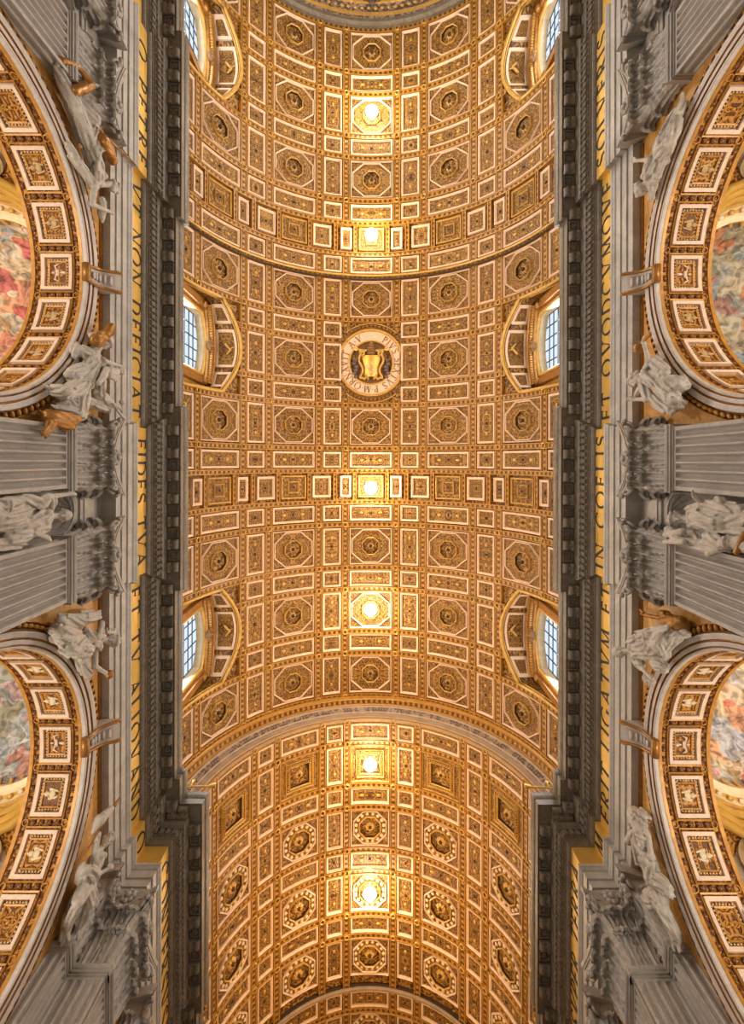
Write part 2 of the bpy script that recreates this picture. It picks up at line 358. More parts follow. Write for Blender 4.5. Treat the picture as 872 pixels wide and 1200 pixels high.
def coffer_meshes(R, wo, wn, lo, lr, tagname, style):
    """shared meshes: name -> list of (part name, mesh, [sub-part meshes])"""
    out = {}
    def simple(key, w, l, fw=0.19, deep=0.20):
        f = MB(); ring(f, R, rect(w, l), rect(w - 2 * fw, l - 2 * fw), 0.32, 0.05, deep)
        p = MB(); fill(p, R, w - 2 * fw + 0.02, l - 2 * fw + 0.02, deep, lift=0.05)
        knob(p, R, 0.11, deep - 0.06, 1)
        if l > w * 1.3:
            for sg in (-1, 1): p.ell((0, sg * l * 0.24, R + deep - 0.04), (0.13, 0.16, 0.08), 8, 5, 2)
        elif w > l * 1.3:
            for sg in (-1, 1):
                x, y, z = vp(R, sg * w * 0.22, 0, deep - 0.04); p.ell((x, y, z), (0.2, 0.13, 0.08), 8, 5, 2)
        out[key] = [('frame', f.mesh('coffer_frame', M['white'], False)), ('panel', p.mesh('coffer_panel', [M['arab'], M['dark'], M['gilt']]))]
    simple('narrow', wn, lo); simple('wide', wo, lr); simple('small', wn, lr)
    # big square coffer with an octagon and a rosette
    f = MB(); ring(f, R, rect(wo, lo), rect(wo - 0.22, lo - 0.22), 0.32, 0.05, 0.2)
    if style == 'wide':
        oo = octa(wo - 0.34, lo - 0.28); oi = octa(wo - 0.56, lo - 0.50)
        io = octa(1.62, 1.62); ii = octa(1.44, 1.44)
        o8 = MB(); ring(o8, R, oo, oi, 0.22, 0.06, 0.22)
        p = MB(); band(p, R, rect(wo - 0.2, lo - 0.2) if False else octa(wo - 0.2, lo - 0.2, 0.0001), octa(wo - 0.4, lo - 0.34), 0.21)
        band(p, R, oi, io, 0.18); band(p, R, octa(wo - 0.6, lo - 0.54), io, 0.185)
        io2 = MB(); ring(io2, R, io, ii, 0.2, 0.02, 0.12, 0)
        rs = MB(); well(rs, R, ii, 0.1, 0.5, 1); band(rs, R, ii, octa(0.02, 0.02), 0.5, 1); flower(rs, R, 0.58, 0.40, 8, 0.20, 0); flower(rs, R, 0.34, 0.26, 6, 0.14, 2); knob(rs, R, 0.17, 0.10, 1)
        rs.hasuv = False
        out['oct'] = [('frame', f.mesh('coffer_frame', M['white'])), ('octagon_frame', o8.mesh('octagon_frame', M['white'])), ('panel', p.mesh('coffer_panel', M['arab'])),
                      ('rosette_frame', io2.mesh('rosette_frame', M['gilt'])), ('rosette', rs.mesh('rosette', [M['ros'], M['dark'], M['gilt']], True))]
    else:
        oo = octa(wo - 0.5, lo - 0.34); oi = octa(wo - 0.7, lo - 0.54)
        io = octa(1.95, 1.95); ii = octa(1.75, 1.75)
        o8 = MB(); ring(o8, R, oo, oi, 0.22, 0.06, 0.22)
        p = MB(); band(p, R, octa(wo - 0.2, lo - 0.2, 0.0001), octa(wo - 0.5, lo - 0.34), 0.21); band(p, R, oi, io, 0.18)
        io2 = MB(); ring(io2, R, io, ii, 0.2, 0.02, 0.12, 0)
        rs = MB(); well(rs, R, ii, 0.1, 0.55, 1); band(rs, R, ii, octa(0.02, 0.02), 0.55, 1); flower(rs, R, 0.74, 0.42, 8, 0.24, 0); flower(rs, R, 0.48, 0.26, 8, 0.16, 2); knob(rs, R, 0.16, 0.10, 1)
        rs.hasuv = False
        bd = MB()
        for k in range(16):
            a = 2 * PI * (k + 0.5) / 16; x, y, z = vp(R, 1.22 * math.cos(a) * 1.02, 1.22 * math.sin(a), 0.14)
            bd.ell((x, y, z), (0.15, 0.15, 0.10), 8, 5)
        out['oct'] = [('frame', f.mesh('coffer_frame', M['white'])), ('octagon_frame', o8.mesh('octagon_frame', M['white'])), ('panel', p.mesh('coffer_panel', M['arab'])),
                      ('rosette_frame', io2.mesh('rosette_frame', M['gilt'])), ('rosette', rs.mesh('rosette', [M['ros'], M['dark'], M['gilt']], True)),
                      ('bead_ring', bd.mesh('bead_ring', M['dot'], True))]
        # deep square coffer
        f = MB(); ring(f, R, rect(wo, lo), rect(wo - 0.16, lo - 0.16), 0.32, 0.06, 0.2)
        p = MB(); band(p, R, rect(wo - 0.14, lo - 0.14), rect(1.82, 1.82), 0.17)
        g = MB(); ring(g, R, rect(2.5, 2.5), rect(2.3, 2.3), 0.2, 0.05, 0.2); ring(g, R, rect(1.9, 1.9), rect(1.72, 1.72), 0.2, 0.02, 0.12)
        for k in range(11):
            for sg in (-1, 1):
                for q in (0, 1):
                    t = (k - 5) * 0.2; x, y = (t, sg * 1.02) if q else (sg * 1.02, t)
                    X, Y, Z = vp(R, x, y, 0.12); g.ell((X, Y, Z), 0.075, 6, 4)
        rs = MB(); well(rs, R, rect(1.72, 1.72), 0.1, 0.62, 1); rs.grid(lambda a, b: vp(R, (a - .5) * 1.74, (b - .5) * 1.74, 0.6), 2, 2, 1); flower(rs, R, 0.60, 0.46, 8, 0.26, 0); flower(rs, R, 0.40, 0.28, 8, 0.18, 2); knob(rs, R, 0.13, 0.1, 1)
        out['deep'] = [('frame', f.mesh('coffer_frame', M['gilt'])), ('panel', p.mesh('coffer_panel', M['arab'])), ('rosette_frame', g.mesh('rosette_frame', M['gilt'])),
                       ('rosette', rs.mesh('rosette', [M['ros'], M['dark'], M['gilt']], True))]
    return out
def place(parent, name, meshes, th, y, R):
    r = link(name, None, parent, (0, y, ZC), (0, th, 0)); r.empty_display_size = 0.3
    for pn, me in meshes: link(pn, me, r)
    return r

RIBP = lambda w: [(-w / 2, .32, 0), (-w / 2, 0, 0), (-w / 2 + .065, 0, 0), (-w / 2 + .09, .07, 1), (w / 2 - .09, .07, 0), (w / 2 - .065, 0, 0), (w / 2, 0, 0), (w / 2, .32, 0)]
def long_rib(R, y0, y1, w, key, cache={}):
    k = (R, round(y1 - y0, 3), w)
    if k not in cache:
        mb = MB(); P = RIBP(w); L = y1 - y0; n = 1
        for j in range(len(P) - 1):
            (u0, d0, _), (u1, d1, _) = P[j], P[j + 1]; mm = 1 if j == 3 else 0
            a = [mb.vert(vp(R, u0, 0, d0), (u0, 0)), mb.vert(vp(R, u1, 0, d1), (u1, 0)), mb.vert(vp(R, u1, L, d1), (u1, L)), mb.vert(vp(R, u0, L, d0), (u0, L))]
            mb.face(a, mm)
        cache[k] = mb.mesh('rib', [M['ribg'], M['orn']])
    return cache[k]
def cross_rib(R, w, a0, a1, cache={}):
    k = (R, w, round(a0, 4), round(a1, 4))
    if k not in cache:
        mb = MB(); P = RIBP(w); n = max(4, int((a1 - a0) / math.radians(2.6)))
        for j in range(len(P) - 1):
            (v0, d0, _), (v1, d1, _) = P[j], P[j + 1]; mm = 1 if j == 3 else 0
            mb.grid(lambda s, t: vp(R, R * (a0 + (a1 - a0) * s), v0 + (v1 - v0) * t, d0 + (d1 - d0) * t - 0.012), n, 1, mm,
                    uvfn=lambda s, t: (v0 + (v1 - v0) * t, R * (a0 + (a1 - a0) * s)))
        cache[k] = mb.mesh('cross_rib', [M['ribg'], M['orn']])
    return cache[k]

# --- wide vault over the nave
Y0, Y1 = -40.4, 21.8
mb = MB(); RB = R1 + 0.3; TMAX = math.radians(91)
def vstrip(mb, R, ya, yb, tmax, ny, nt=48):
    mb.grid(lambda s, t: ((R) * math.sin(tmax(ya + (yb - ya) * s) * (2 * t - 1)), ya + (yb - ya) * s, ZC + R * math.cos(tmax(ya + (yb - ya) * s) * (2 * t - 1))), ny, nt,
            uvfn=lambda s, t: (R * tmax(ya + (yb - ya) * s) * (2 * t - 1), ya + (yb - ya) * s))
full = lambda y: TMAX
edges = [Y0]
for yb in BAYS: edges += [yb - LW, yb + LW]
edges.append(Y1)
for k in range(len(edges) - 1):
    if k % 2 == 0: vstrip(mb, RB, edges[k], edges[k + 1], full, 2)
    else:
        c = 0.5 * (edges[k] + edges[k + 1])
        vstrip(mb, RB, edges[k], edges[k + 1], lambda y, c=c: math.acos((lun(y - c) - ZC) / RB), 16)
ceil1 = mb.build('ceiling', M['base'])
tag(ceil1, 'gilded coffered barrel vault of the wide nave with lamps and medallion', kind='structure')
C1 = coffer_meshes(R1, 3.92, 1.69, 3.40, 1.47, 'nave', 'wide')
cols = [(0, 'o'), (1, 'n'), (2, 'o'), (3, 'n'), (4, 'o'), (5, 'n')]
for yb in BAYS:
    rows = [(-5.94, 'o'), (0, 'o'), (5.94, 'o'), (-2.97, 'r'), (2.97, 'r')]
    if yb > BAYS[0]: rows.append((-9.03, 'r'))
    if yb < BAYS[2]: rows.append((9.03, 'r'))
    for dy, rk in rows:
        for k, ck in cols:
            for sg in ((1,) if k == 0 else (-1, 1)):
                if k >= 4 and abs(dy) < 4: continue
                if yb == BAYS[1] and dy == 0 and k == 0: continue
                key = {'oo': 'oct', 'on': 'narrow', 'ro': 'wide', 'rn': 'small'}[rk + ck]
                if yb == BAYS[1] and abs(dy) < 3 and k == 0: continue
                place(ceil1, 'coffer', C1[key], sg * k * TH / 2, yb + dy, R1)
    # cross ribs
    for dy in (-1.97, 1.97):
        a = math.acos((lun(dy) - ZC) / R1) - 0.012
        if yb == BAYS[1]:
            g = 3.25 / R1
            for a0, a1 in ((-a, -g), (g, a)): link('cross_rib', cross_rib(R1, 0.46, a0, a1), ceil1, (0, yb + dy, ZC))
        else: link('cross_rib', cross_rib(R1, 0.46, -a, a), ceil1, (0, yb + dy, ZC))
    for dy in (-7.97, -3.97, 3.97, 7.97):
        link('cross_rib', cross_rib(R1, 0.46, -1.54, 1.54), ceil1, (0, yb + dy, ZC))
    for dy in (-10.05, 10.05):
        if (yb == BAYS[0] and dy < 0) or (yb == BAYS[2] and dy > 0): continue
        link('cross_rib', cross_rib(R1, 0.40, -1.54, 1.54), ceil1, (0, yb + dy, ZC))
    # ribs along the nave
    ya = yb - 10.0 if yb > BAYS[0] else Y0
    yz = yb + 10.0 if yb < BAYS[2] else Y1
    for k, off in ((0, 1), (2, -1), (2, 1), (4, -1), (4, 1)):
        for sg in (-1, 1):
            a = sg * math.radians(k * 15.25 + off * 9.98)
            if k == 4 and off == 1:
                segs = [(ya, yb - LW - 0.1), (yb + LW + 0.1, yz)]
            elif yb == BAYS[1] and k == 0:
                segs = [(ya, yb - 3.3), (yb + 3.3, yz)]
            else: segs = [(ya, yz)]
            for s0, s1 in segs: link('rib', long_rib(R1, s0, s1, 0.64, 0), ceil1, (0, s0, ZC), (0, a, 0))
# band of small panels above each pier
def simple_pair(R, w, l, fw=0.22, white=True, boss=False):
    f = MB(); ring(f, R, rect(w, l), rect(w - 2 * fw, l - 2 * fw), 0.32, 0.05, 0.20)
    p = MB(); fill(p, R, w - 2 * fw + .02, l - 2 * fw + .02, 0.2, lift=0.05)
    if not boss: knob(p, R, 0.1, 0.14, 1)
    out = [('frame', f.mesh('coffer_frame', M['white'] if white else M['gilt'])), ('panel', p.mesh('coffer_panel', [M['arab'], M['dark']]))]
    if boss:
        g = MB(); ring(g, R, rect(1.05, 1.05), rect(0.85, 0.85), 0.22, 0.06, 0.3)
        r_ = MB(); r_.grid(lambda a, b: vp(R, (a - .5) * .86, (b - .5) * .86, 0.19), 1, 1, 1); flower(r_, R, 0.38, 0.17, 8, 0.14, 0); knob(r_, R, 0.08, 0.02, 1)
        out += [('rosette_frame', g.mesh('rosette_frame', M['gilt'])), ('rosette', r_.mesh('rosette', [M['ros'], M['dark']], True))]
    return out
B1 = {'sq': simple_pair(R1, 2.35, 2.1, 0.14, False, True), 'na': simple_pair(R1, 1.05, 2.0), 'pa': simple_pair(R1, 1.70, 2.0)}
for yp in PIERS:
    for ang, key in ((0, 'sq'), (9.9, 'na'), (19.4, 'pa'), (30.5, 'sq'), (41.6, 'pa'), (51.1, 'na'), (61, 'sq'), (70.9, 'na'), (80, 'pa')):
        for sg in ((1,) if ang == 0 else (-1, 1)):
            place(ceil1, 'coffer', B1[key], sg * math.radians(ang), yp, R1)
    for ang in (6.35, 14.05, 24.3, 36.7, 46.95, 54.65, 67.35):
        for sg in (-1, 1): link('rib', long_rib(R1, -1.25, 1.25, 0.34, 0), ceil1, (0, yp - 1.25, ZC), (0, sg * math.radians(ang), 0))
# small gilt rings where the ribs cross
def crossing_rings(parent, R, ys, skip):
    mb = MB()
    for y in ys:
        for k, off in ((0, 1), (2, -1), (2, 1), (4, -1), (4, 1)):
            for sg in (-1, 1):
                an = math.radians(k * 15.25 + off * 9.98)
                if skip(y, an): continue
                pts = [vp(R, sg * R * an + .20 * math.cos(2 * PI * q / 8), y + .20 * math.sin(2 * PI * q / 8), -.03) for q in range(9)]
                mb.tube([(x, yy, z + ZC) for x, yy, z in pts], .05, 4, cap=False)
    o = mb.build('crossing_rings', M['gilt'], parent); o['kind'] = 'stuff'
crossing_rings(ceil1, R1, [yb + dy for yb in BAYS for dy in (-7.97, -3.97, -1.97, 1.97, 3.97, 7.97)], lambda y, an: (an > 1.0 and min(abs(y - b_) for b_ in BAYS) < 3.5) or (abs(y - BAYS[1]) < 2.5 and an < .2))
# dark tube for a step's shadow line, gilt moulding beside, beyond the medallion bay
mb = MB(); mb.tube([((R1 - .10) * math.sin(a), -16.95, ZC + (R1 - .10) * math.cos(a)) for a in [math.radians(-88 + 176 * k / 60) for k in range(61)]], 0.075, 6)
mb.tube([((R1 - .05) * math.sin(a), -17.25, ZC + (R1 - .05) * math.cos(a)) for a in [math.radians(-88 + 176 * k / 60) for k in range(61)]], 0.10, 6, 1)
mb.build('step_shadow_and_moulding', [M['dark'], M['gilt']], ceil1)

# --- stepped arch between the two vaults, narrow vault beyond
def arch_sweep(mb, prof, a0=-1.57, a1=1.57, n=64):
    for j in range(len(prof) - 1):
        (r0, y0, _), (r1, y1, mm) = prof[j], prof[j + 1]
        mb.grid(lambda s, t: ((r0 + (r1 - r0) * t) * math.sin(a0 + (a1 - a0) * s), y0 + (y1 - y0) * t, ZC + (r0 + (r1 - r0) * t) * math.cos(a0 + (a1 - a0) * s)), n, 1, mm,
                uvfn=lambda s, t: (y0 + (y1 - y0) * t + (r0 + (r1 - r0) * t), 12.5 * (a0 + (a1 - a0) * s)))
tr = empty('trim_3'); tag(tr, 'moulded transverse arch where the wide vault meets the narrower one', kind='structure')
mb = MB(); arch_sweep(mb, [(13.9, 21.75, 0), (13.42, 21.75, 0), (13.38, 21.95, 0), (13.30, 22.0, 0), (13.22, 22.0, 1), (13.2, 22.35, 1), (13.12, 22.4, 0), (13.05, 22.4, 0)])
mb.build('gilt_moulding', [M['ribg'], M['orn']], tr)
mb = MB(); arch_sweep(mb, [(13.05, 22.4, 0), (12.98, 22.42, 0), (12.95, 22.55, 2), (12.86, 22.6, 1), (12.62, 22.68, 1), (12.54, 22.7, 1), (12.50, 22.82, 2), (12.46, 22.83, 1), (12.30, 22.9, 0), (12.26, 22.86, 2), (12.22, 22.9, 0), (12.10, 22.93, 0), (12.06, 22.98, 2), (12.03, 23.02, 0), (11.98, 23.05, 0), (11.9, 23.06, 0), (11.9, 23.3, 0), (12.3, 23.3, 0)])
mb.build('stone_archivolt', [M['arch2'], M['lav'], M['arch3']], tr)
mb = MB()
for k in range(150):
    a = math.radians(-86 + 172 * k / 149); r = 12.74
    mb.ell((r * math.sin(a), 22.62, ZC + r * math.cos(a)), (0.09, 0.07, 0.09), 6, 4)
o = mb.build('bead_course', M['arch2'], tr); o['kind'] = 'stuff'

mb = MB(); vstrip(mb, R2 + .3, 23.2, 56.0, full, 4)
ceil2 = mb.build('ceiling_crossing', M['base'])
tag(ceil2, 'narrower coffered barrel vault with ringed octagon rosettes', kind='structure')
C2 = coffer_meshes(R2, 3.45, 1.48, 3.25, 1.45, 'crossing', 'narrow')
for j in range(5):
    yo = 27.1 + 5.77 * j; yr = 24.22 + 5.77 * j
    if j == 4: yo += 0.9; yr += 0.9
    for y, rk in ((yo, 'o'), (yr, 'r')):
        if y > 53: continue
        for k, ck in cols:
            for sg in ((1,) if k == 0 else (-1, 1)):
                key = {'oo': 'deep' if j == 0 else 'oct', 'on': 'narrow', 'ro': 'wide', 'rn': 'small'}[rk + ck]
                place(ceil2, 'coffer', C2[key], sg * k * TH / 2, y, R2)
    for y in (yr - 0.98, yr + 0.98): link('cross_rib', cross_rib(R2, 0.46, -1.54, 1.54), ceil2, (0, y, ZC))
for y0_, y1_ in ((23.2, 46.95), (47.5, 55.0)):
    for k, off in ((0, 1), (2, -1), (2, 1), (4, -1), (4, 1)):
        for sg in (-1, 1):
            link('rib', long_rib(R2, y0_, y1_, 0.58, 0), ceil2, (0, y0_, ZC), (0, sg * math.radians(k * 15.25 + off * 9.98), 0))
crossing_rings(ceil2, R2, [24.22 + 5.77 * j + q for j in range(4) for q in (-.98, .98)], lambda y, an: False)
mb = MB(); arch_sweep(mb, [(12.2, 46.95, 0), (11.86, 46.95, 0), (11.84, 47.08, 1), (11.79, 47.12, 1), (11.79, 47.32, 1), (12.2, 47.4, 0)])
mb.build('arch_moulding', [M['dark'], M['arch2']], ceil2)

# --- vault behind the entrance end: grey lilac stucco with rings of mouldings
ceil3 = empty('ceiling_entrance'); tag(ceil3, 'grey lilac stuccoed vault with ring mouldings at the far top edge', kind='structure')
mb = MB(); arch_sweep(mb, [(13.9, -40.3, 0), (13.25, -40.3, 0), (13.15, -40.42, 0), (13.05, -40.5, 0), (13.05, -40.8, 0), (13.3, -40.9, 0)], n=60)
mb.build('lip_moulding', [M['corn'], M['gilt']], ceil3)
mb = MB()
prof = [(13.3, -40.9, 0)]
for k in range(9):
    y = -41.2 - 0.95 * k; r = 13.25 - 0.16 * k
    prof += [(r, y, 0), (r - .12, y - .08, 1), (r - .12, y - .25, 1), (r, y - .33, 0), (r - .02, y - .6, 0)]
arch_sweep(mb, prof, n=60); mb.build('ring_moulding', [M['lav'], M['gilt']], ceil3)
mb = MB()
for k in range(60):
    a = math.radians(-80 + 160 * k / 59)
    for y, r in ((-41.75, 13.05), (-43.6, 12.75)): mb.ell((r * math.sin(a), y, ZC + r * math.cos(a)), (0.2, 0.12, 0.12), 6, 4)
o = mb.build('bead_course', M['gilt'], ceil3); o['kind'] = 'stuff'
for k in range(7):
    mb = MB(); a = math.radians(-48 + 16 * k); r = 12.85
    T = Matrix.Rotation(a, 3, 'Y')
    for dx, dy, rx in ((0, 0, .55), (-.55, .1, .35), (.55, .1, .35), (0, -.6, .3), (0, .5, .28)):
        c = T @ Vector((dx, 0, r)); mb.ell((c.x, -42.6 + dy, ZC + c.z), (rx, 0.3, 0.2), 10, 6)
    mb.build('cartouche', M['lav'], ceil3, True)

# ------------------------------------------------------------------ medallion in the crown of the middle bay
ROMAN = {}
def stroke(x0, y0, x1, y1, w):
    d = Vector((x1 - x0, y1 - y0)); n = Vector((-d.y, d.x)).normalized() * w / 2
    return [(x0 + n.x, y0 + n.y), (x0 - n.x, y0 - n.y), (x1 - n.x, y1 - n.y), (x1 + n.x, y1 + n.y)]
def bowl(cx, cy, rx, ry, a0, a1, T=0.13, t=0.05, n=14):
    out = []
    P = []
    for k in range(n + 1):
        a = math.radians(a0 + (a1 - a0) * k / n); w = t + (T - t) * abs(math.cos(a))
        P.append(((cx + (rx + w * .25) * math.cos(a), cy + (ry + t * .2) * math.sin(a)), (cx + (rx - w * .75) * math.cos(a), cy + (ry - t * .8) * math.sin(a))))
    return [[P[k][0], P[k][1], P[k + 1][1], P[k + 1][0]] for k in range(n)]
def ser(x, y, h=0.11): return stroke(x - h, y, x + h, y, 0.04)
def letter(ch):
    T, t = 0.13, 0.055
    S = lambda *a: stroke(*a)
    if ch == 'I': return [S(.14, 0, .14, 1, T), ser(.14, .02), ser(.14, .98)], .28
    if ch == 'E': return [S(.14, 0, .14, 1, T), S(.05, .03, .52, .03, t), S(.14, .51, .46, .51, t), S(.05, .97, .52, .97, t), S(.52, 0, .52, .16, .04), S(.46, .43, .46, .59, .04), S(.52, .84, .52, 1, .04)], .58
    if ch == 'F': return [S(.14, 0, .14, 1, T), ser(.14, .02), S(.14, .51, .46, .51, t), S(.05, .97, .52, .97, t), S(.46, .43, .46, .59, .04), S(.52, .84, .52, 1, .04)], .56
    if ch == 'L': return [S(.14, 0, .14, 1, T), ser(.14, .98), S(.05, .03, .54, .03, t), S(.54, 0, .54, .18, .04)], .58
    if ch == 'T': return [S(.36, 0, .36, 1, T), ser(.36, .02), S(.02, .97, .70, .97, t), S(.03, .84, .03, 1, .04), S(.69, .84, .69, 1, .04)], .72
    if ch == 'V': return [S(.10, 1, .40, 0, T), S(.40, 0, .70, 1, t), ser(.10, .98), ser(.70, .98)], .80
    if ch == 'A': return [S(.10, 0, .40, 1, t), S(.40, 1, .70, 0, T), S(.22, .36, .60, .36, t), ser(.10, .02), ser(.70, .02)], .80
    if ch == 'N': return [S(.12, 0, .12, 1, t), S(.12, 1, .70, 0, T), S(.70, 0, .70, 1, t), ser(.12, .02), ser(.70, .98), ser(.06, .98, .06)], .82
    if ch == 'M': return [S(.10, 0, .20, 1, t), S(.20, 1, .50, 0, T), S(.50, 0, .80, 1, t), S(.80, 1, .90, 0, T), ser(.10, .02), ser(.90, .02)], 1.0
    if ch == 'X': return [S(.10, 1, .68, 0, T), S(.10, 0, .68, 1, t), ser(.10, .98), ser(.68, .98), ser(.10, .02), ser(.68, .02)], .78
    if ch == 'O': return bowl(.46, .5, .44, .51, 0, 360, n=26), .92
    if ch == 'Q': return bowl(.46, .5, .44, .51, 0, 360, n=26) + [S(.48, .04, .98, -.18, .09)], .96
    if ch == 'C': return bowl(.46, .5, .44, .51, 48, 312, n=20) + [S(.76, .80, .76, .98, .04), S(.76, .02, .76, .2, .04)], .80
    if ch == 'G': return bowl(.46, .5, .44, .51, 48, 318, n=20) + [S(.78, .02, .78, .42, .12), ser(.78, .42), S(.76, .80, .76, .98, .04)], .90
    if ch == 'D': return [S(.14, 0, .14, 1, T), S(.05, .03, .36, .03, t), S(.05, .97, .36, .97, t)] + bowl(.36, .5, .42, .49, -90, 90), .82
    if ch == 'P': return [S(.14, 0, .14, 1, T), ser(.14, .02), S(.05, .97, .32, .97, t), S(.14, .48, .32, .48, t)] + bowl(.32, .725, .24, .265, -90, 90, n=10), .58
    if ch == 'R': return [S(.14, 0, .14, 1, T), ser(.14, .02), S(.05, .97, .32, .97, t), S(.14, .50, .32, .50, t), S(.30, .50, .70, 0, T)] + bowl(.32, .735, .24, .255, -90, 90, n=10), .72
    if ch == 'S': return bowl(.28, .745, .22, .25, 30, 250, .09, .06, 12) + bowl(.28, .255, .23, .25, -150, 70, .12, .06, 12) + [S(.14, .58, .44, .40, .13), S(.49, .82, .49, .99, .04), S(.04, .01, .04, .18, .04)], .56
    if ch == '.': return [stroke(.06, .42, .06, .54, .12)], .14
    return [], .38
def letter_mesh(ch, H, ext, mat, cache={}):
    k = (ch, round(H, 3), ext, mat.name)
    if k not in cache:
        polys, w = letter(ch); mb = MB()
        for P in polys:
            a = [mb.vert((x * H, y * H, ext)) for x, y in P]; b_ = [mb.vert((x * H, y * H, 0)) for x, y in P]
            mb.face(a); n = len(a)
            for j in range(n): mb.face((a[j], b_[j], b_[(j + 1) % n], a[(j + 1) % n]))
        cache[k] = (mb.mesh('letter', mat) if polys else None, w * H)
    return cache[k]
def basis(right, up, loc):
    r, u = Vector(right), Vector(up); n = r.cross(u)
    return Matrix.Translation(loc) @ Matrix((r, u, n)).transposed().to_4x4()

md = empty('medallion', (0, BAYS[1], ZC + R1))
tag(md, 'round papal coat of arms medallion with ring of letters in the vault crown', 'medallion')
def disc(mb, r0, r1, z0, z1, m=0, n=64):
    mb.grid(lambda a, b: ((r0 + (r1 - r0) * b) * math.cos(2 * PI * a), (r0 + (r1 - r0) * b) * math.sin(2 * PI * a), z0 + (z1 - z0) * b), n, 1, m)
mb = MB(); disc(mb, 3.15, 3.12, .30, -.12); disc(mb, 3.12, 2.98, -.12, -.12); disc(mb, 2.98, 2.9, -.12, .05); mb.build('outer_rim', M['gilt'], md, True)
mb = MB()
for k in range(56):
    a = 2 * PI * k / 56; mb.ell((3.42 * math.cos(a), 3.42 * math.sin(a), .05), (0.14, 0.14, 0.12), 6, 4)
disc(mb, 3.62, 3.14, .22, .12, 1); disc(mb, 3.72, 3.62, .1, .1, 2); disc(mb, 3.76, 3.72, .32, .1, 2)
mb.build('leaf_border', [M['ros'], M['orn'], M['gilt']], md)
mb = MB(); disc(mb, 2.92, 2.02, .04, .04); mb.build('inscription_ring', M['white'], md)
mb = MB(); disc(mb, 2.06, 1.96, -.1, -.1); disc(mb, 2.06, 2.06, .05, -.1); disc(mb, 1.96, 1.96, -.1, .3); mb.build('inner_rim', M['gilt'], md, True)
mb = MB(); disc(mb, 0.0, 2.0, .22, .22); mb.build('field', M['ros'], md)
# the arms: shield, scrolled border, tiara and crossed keys, side draperies (image up is -y)
mb = MB()
def shield(a, b):
    t = 2 * (a - .5); v = b
    hw = 0.80 * (1 - 0.22 * (1 - v) ** 2) if v > .3 else 0.80 * (0.62 + 0.27 * math.sqrt(max(0, v / .3)))
    hw *= 1 + 0.06 * math.sin(v * 9)
    return (t * hw, 1.35 - 2.0 * v, -0.05 - 0.32 * (1 - t * t))
mb.grid(shield, 10, 12); mb.build('shield', M['frieze'], md, True)
mb = MB()
for cx, cy, r in ((-.3, .45, .22), (.28, .75, .2), (.1, .1, .16), (-.05, .95, .14)): mb.ell((cx, cy, -.36), (r, r * .8, .1), 8, 6)
mb.build('charges', M['white'], md, True)
for s in (-1, 1):
    mb = MB(); pts = []
    for k in range(30):
        t = k / 29; a = -0.5 + t * 3.9
        pts.append((s * (0.95 + 0.18 * math.sin(t * 7)), -0.75 + 2.2 * t, -.22))
    for k in range(12):
        a = k / 11 * 4.6; r = .30 * (1 - k / 16); pts.insert(0, (s * (.95 - .05 - r * (1 - math.cos(a)) + .1), -.75 - r * math.sin(a), -.22))
    pts += [(s * (.75 - .55 * k / 8), 1.45 + .12 * math.sin(k), -.22) for k in range(9)]
    mb.tube(pts, 0.10, 6); mb.build('scroll', M['gilt'], md, True)
    mb = MB(); mb.tube([(s * -1.0, -1.0, -.15), (s * 1.35, -1.62 + 1.0 - .6, -.12)], .07, 6); mb.ell((s * 1.4, -1.25, -.12), (.2, .2, .08), 8, 5); mb.box(min(s * -1.15, s * -.85), max(s * -1.15, s * -.85), -1.2, -.9, -.25, -.05)
    mb.build('key', M['iron'], md)
    mb = MB()
    for k in range(6): mb.ell((s * (1.45 + .12 * math.sin(k * 2)), -.2 + .3 * k, .0), (.26, .2, .18), 8, 5)
    mb.build('drapery', M['lav'], md, True)
mb = MB()
for y, r in ((-.85, .46), (-1.08, .46), (-1.3, .40), (-1.52, .30), (-1.72, .18)): mb.ell((0, y, -.2), (r, .16, .26), 12, 6)
mb.ell((0, -1.9, -.2), .1, 8, 5); mb.build('tiara', M['ros'], md, True)
ringtxt = 'PIVS SEXTVS P.M.ORNAVIT A.V'
ir = [o for o in md.children if o.name.startswith('inscription_ring')][0]
tot = sum(letter_mesh(c, .62, .04, M['ros'])[1] + .14 for c in ringtxt); ang = math.radians(-63)
span = 2 * PI - math.radians(46); rad = 2.18
for c in ringtxt:
    me, w = letter_mesh(c, .62, .04, M['ros']); da = (w + .14) / tot * span
    a = ang + 0.5 * (w / tot * span)      # clockwise as seen from below = increasing angle with y down the picture
    u = Vector((math.cos(a), math.sin(a), 0)); r = Vector((-math.sin(a), math.cos(a), 0))
    if me:
        o = link('letter', me, ir); o.matrix_local = basis(r, u, u * rad - r * (w / 2) + Vector((0, 0, .04)))
    ang += da
# ------------------------------------------------------------------ floor and end walls (outside the picture)
mb = MB(); mb.quad((-27, -52, -1.6), (27, -52, -1.6), (27, 58, -1.6), (-27, 58, -1.6)); tag(mb.build('floor', M['floor']), 'polished marble floor of the nave', kind='structure')
mb = MB(); mb.quad((-27, -51, -1.6), (27, -51, -1.6), (27, -51, 46), (-27, -51, 46)); tag(mb.build('wall_front', M['grey']), 'end wall of the nave above the entrance', kind='structure')
mb = MB(); mb.quad((-27, 57, -1.6), (27, 57, -1.6), (27, 57, 46), (-27, 57, 46)); tag(mb.build('wall_back', M['grey']), 'end wall closing the far arm', kind='structure')

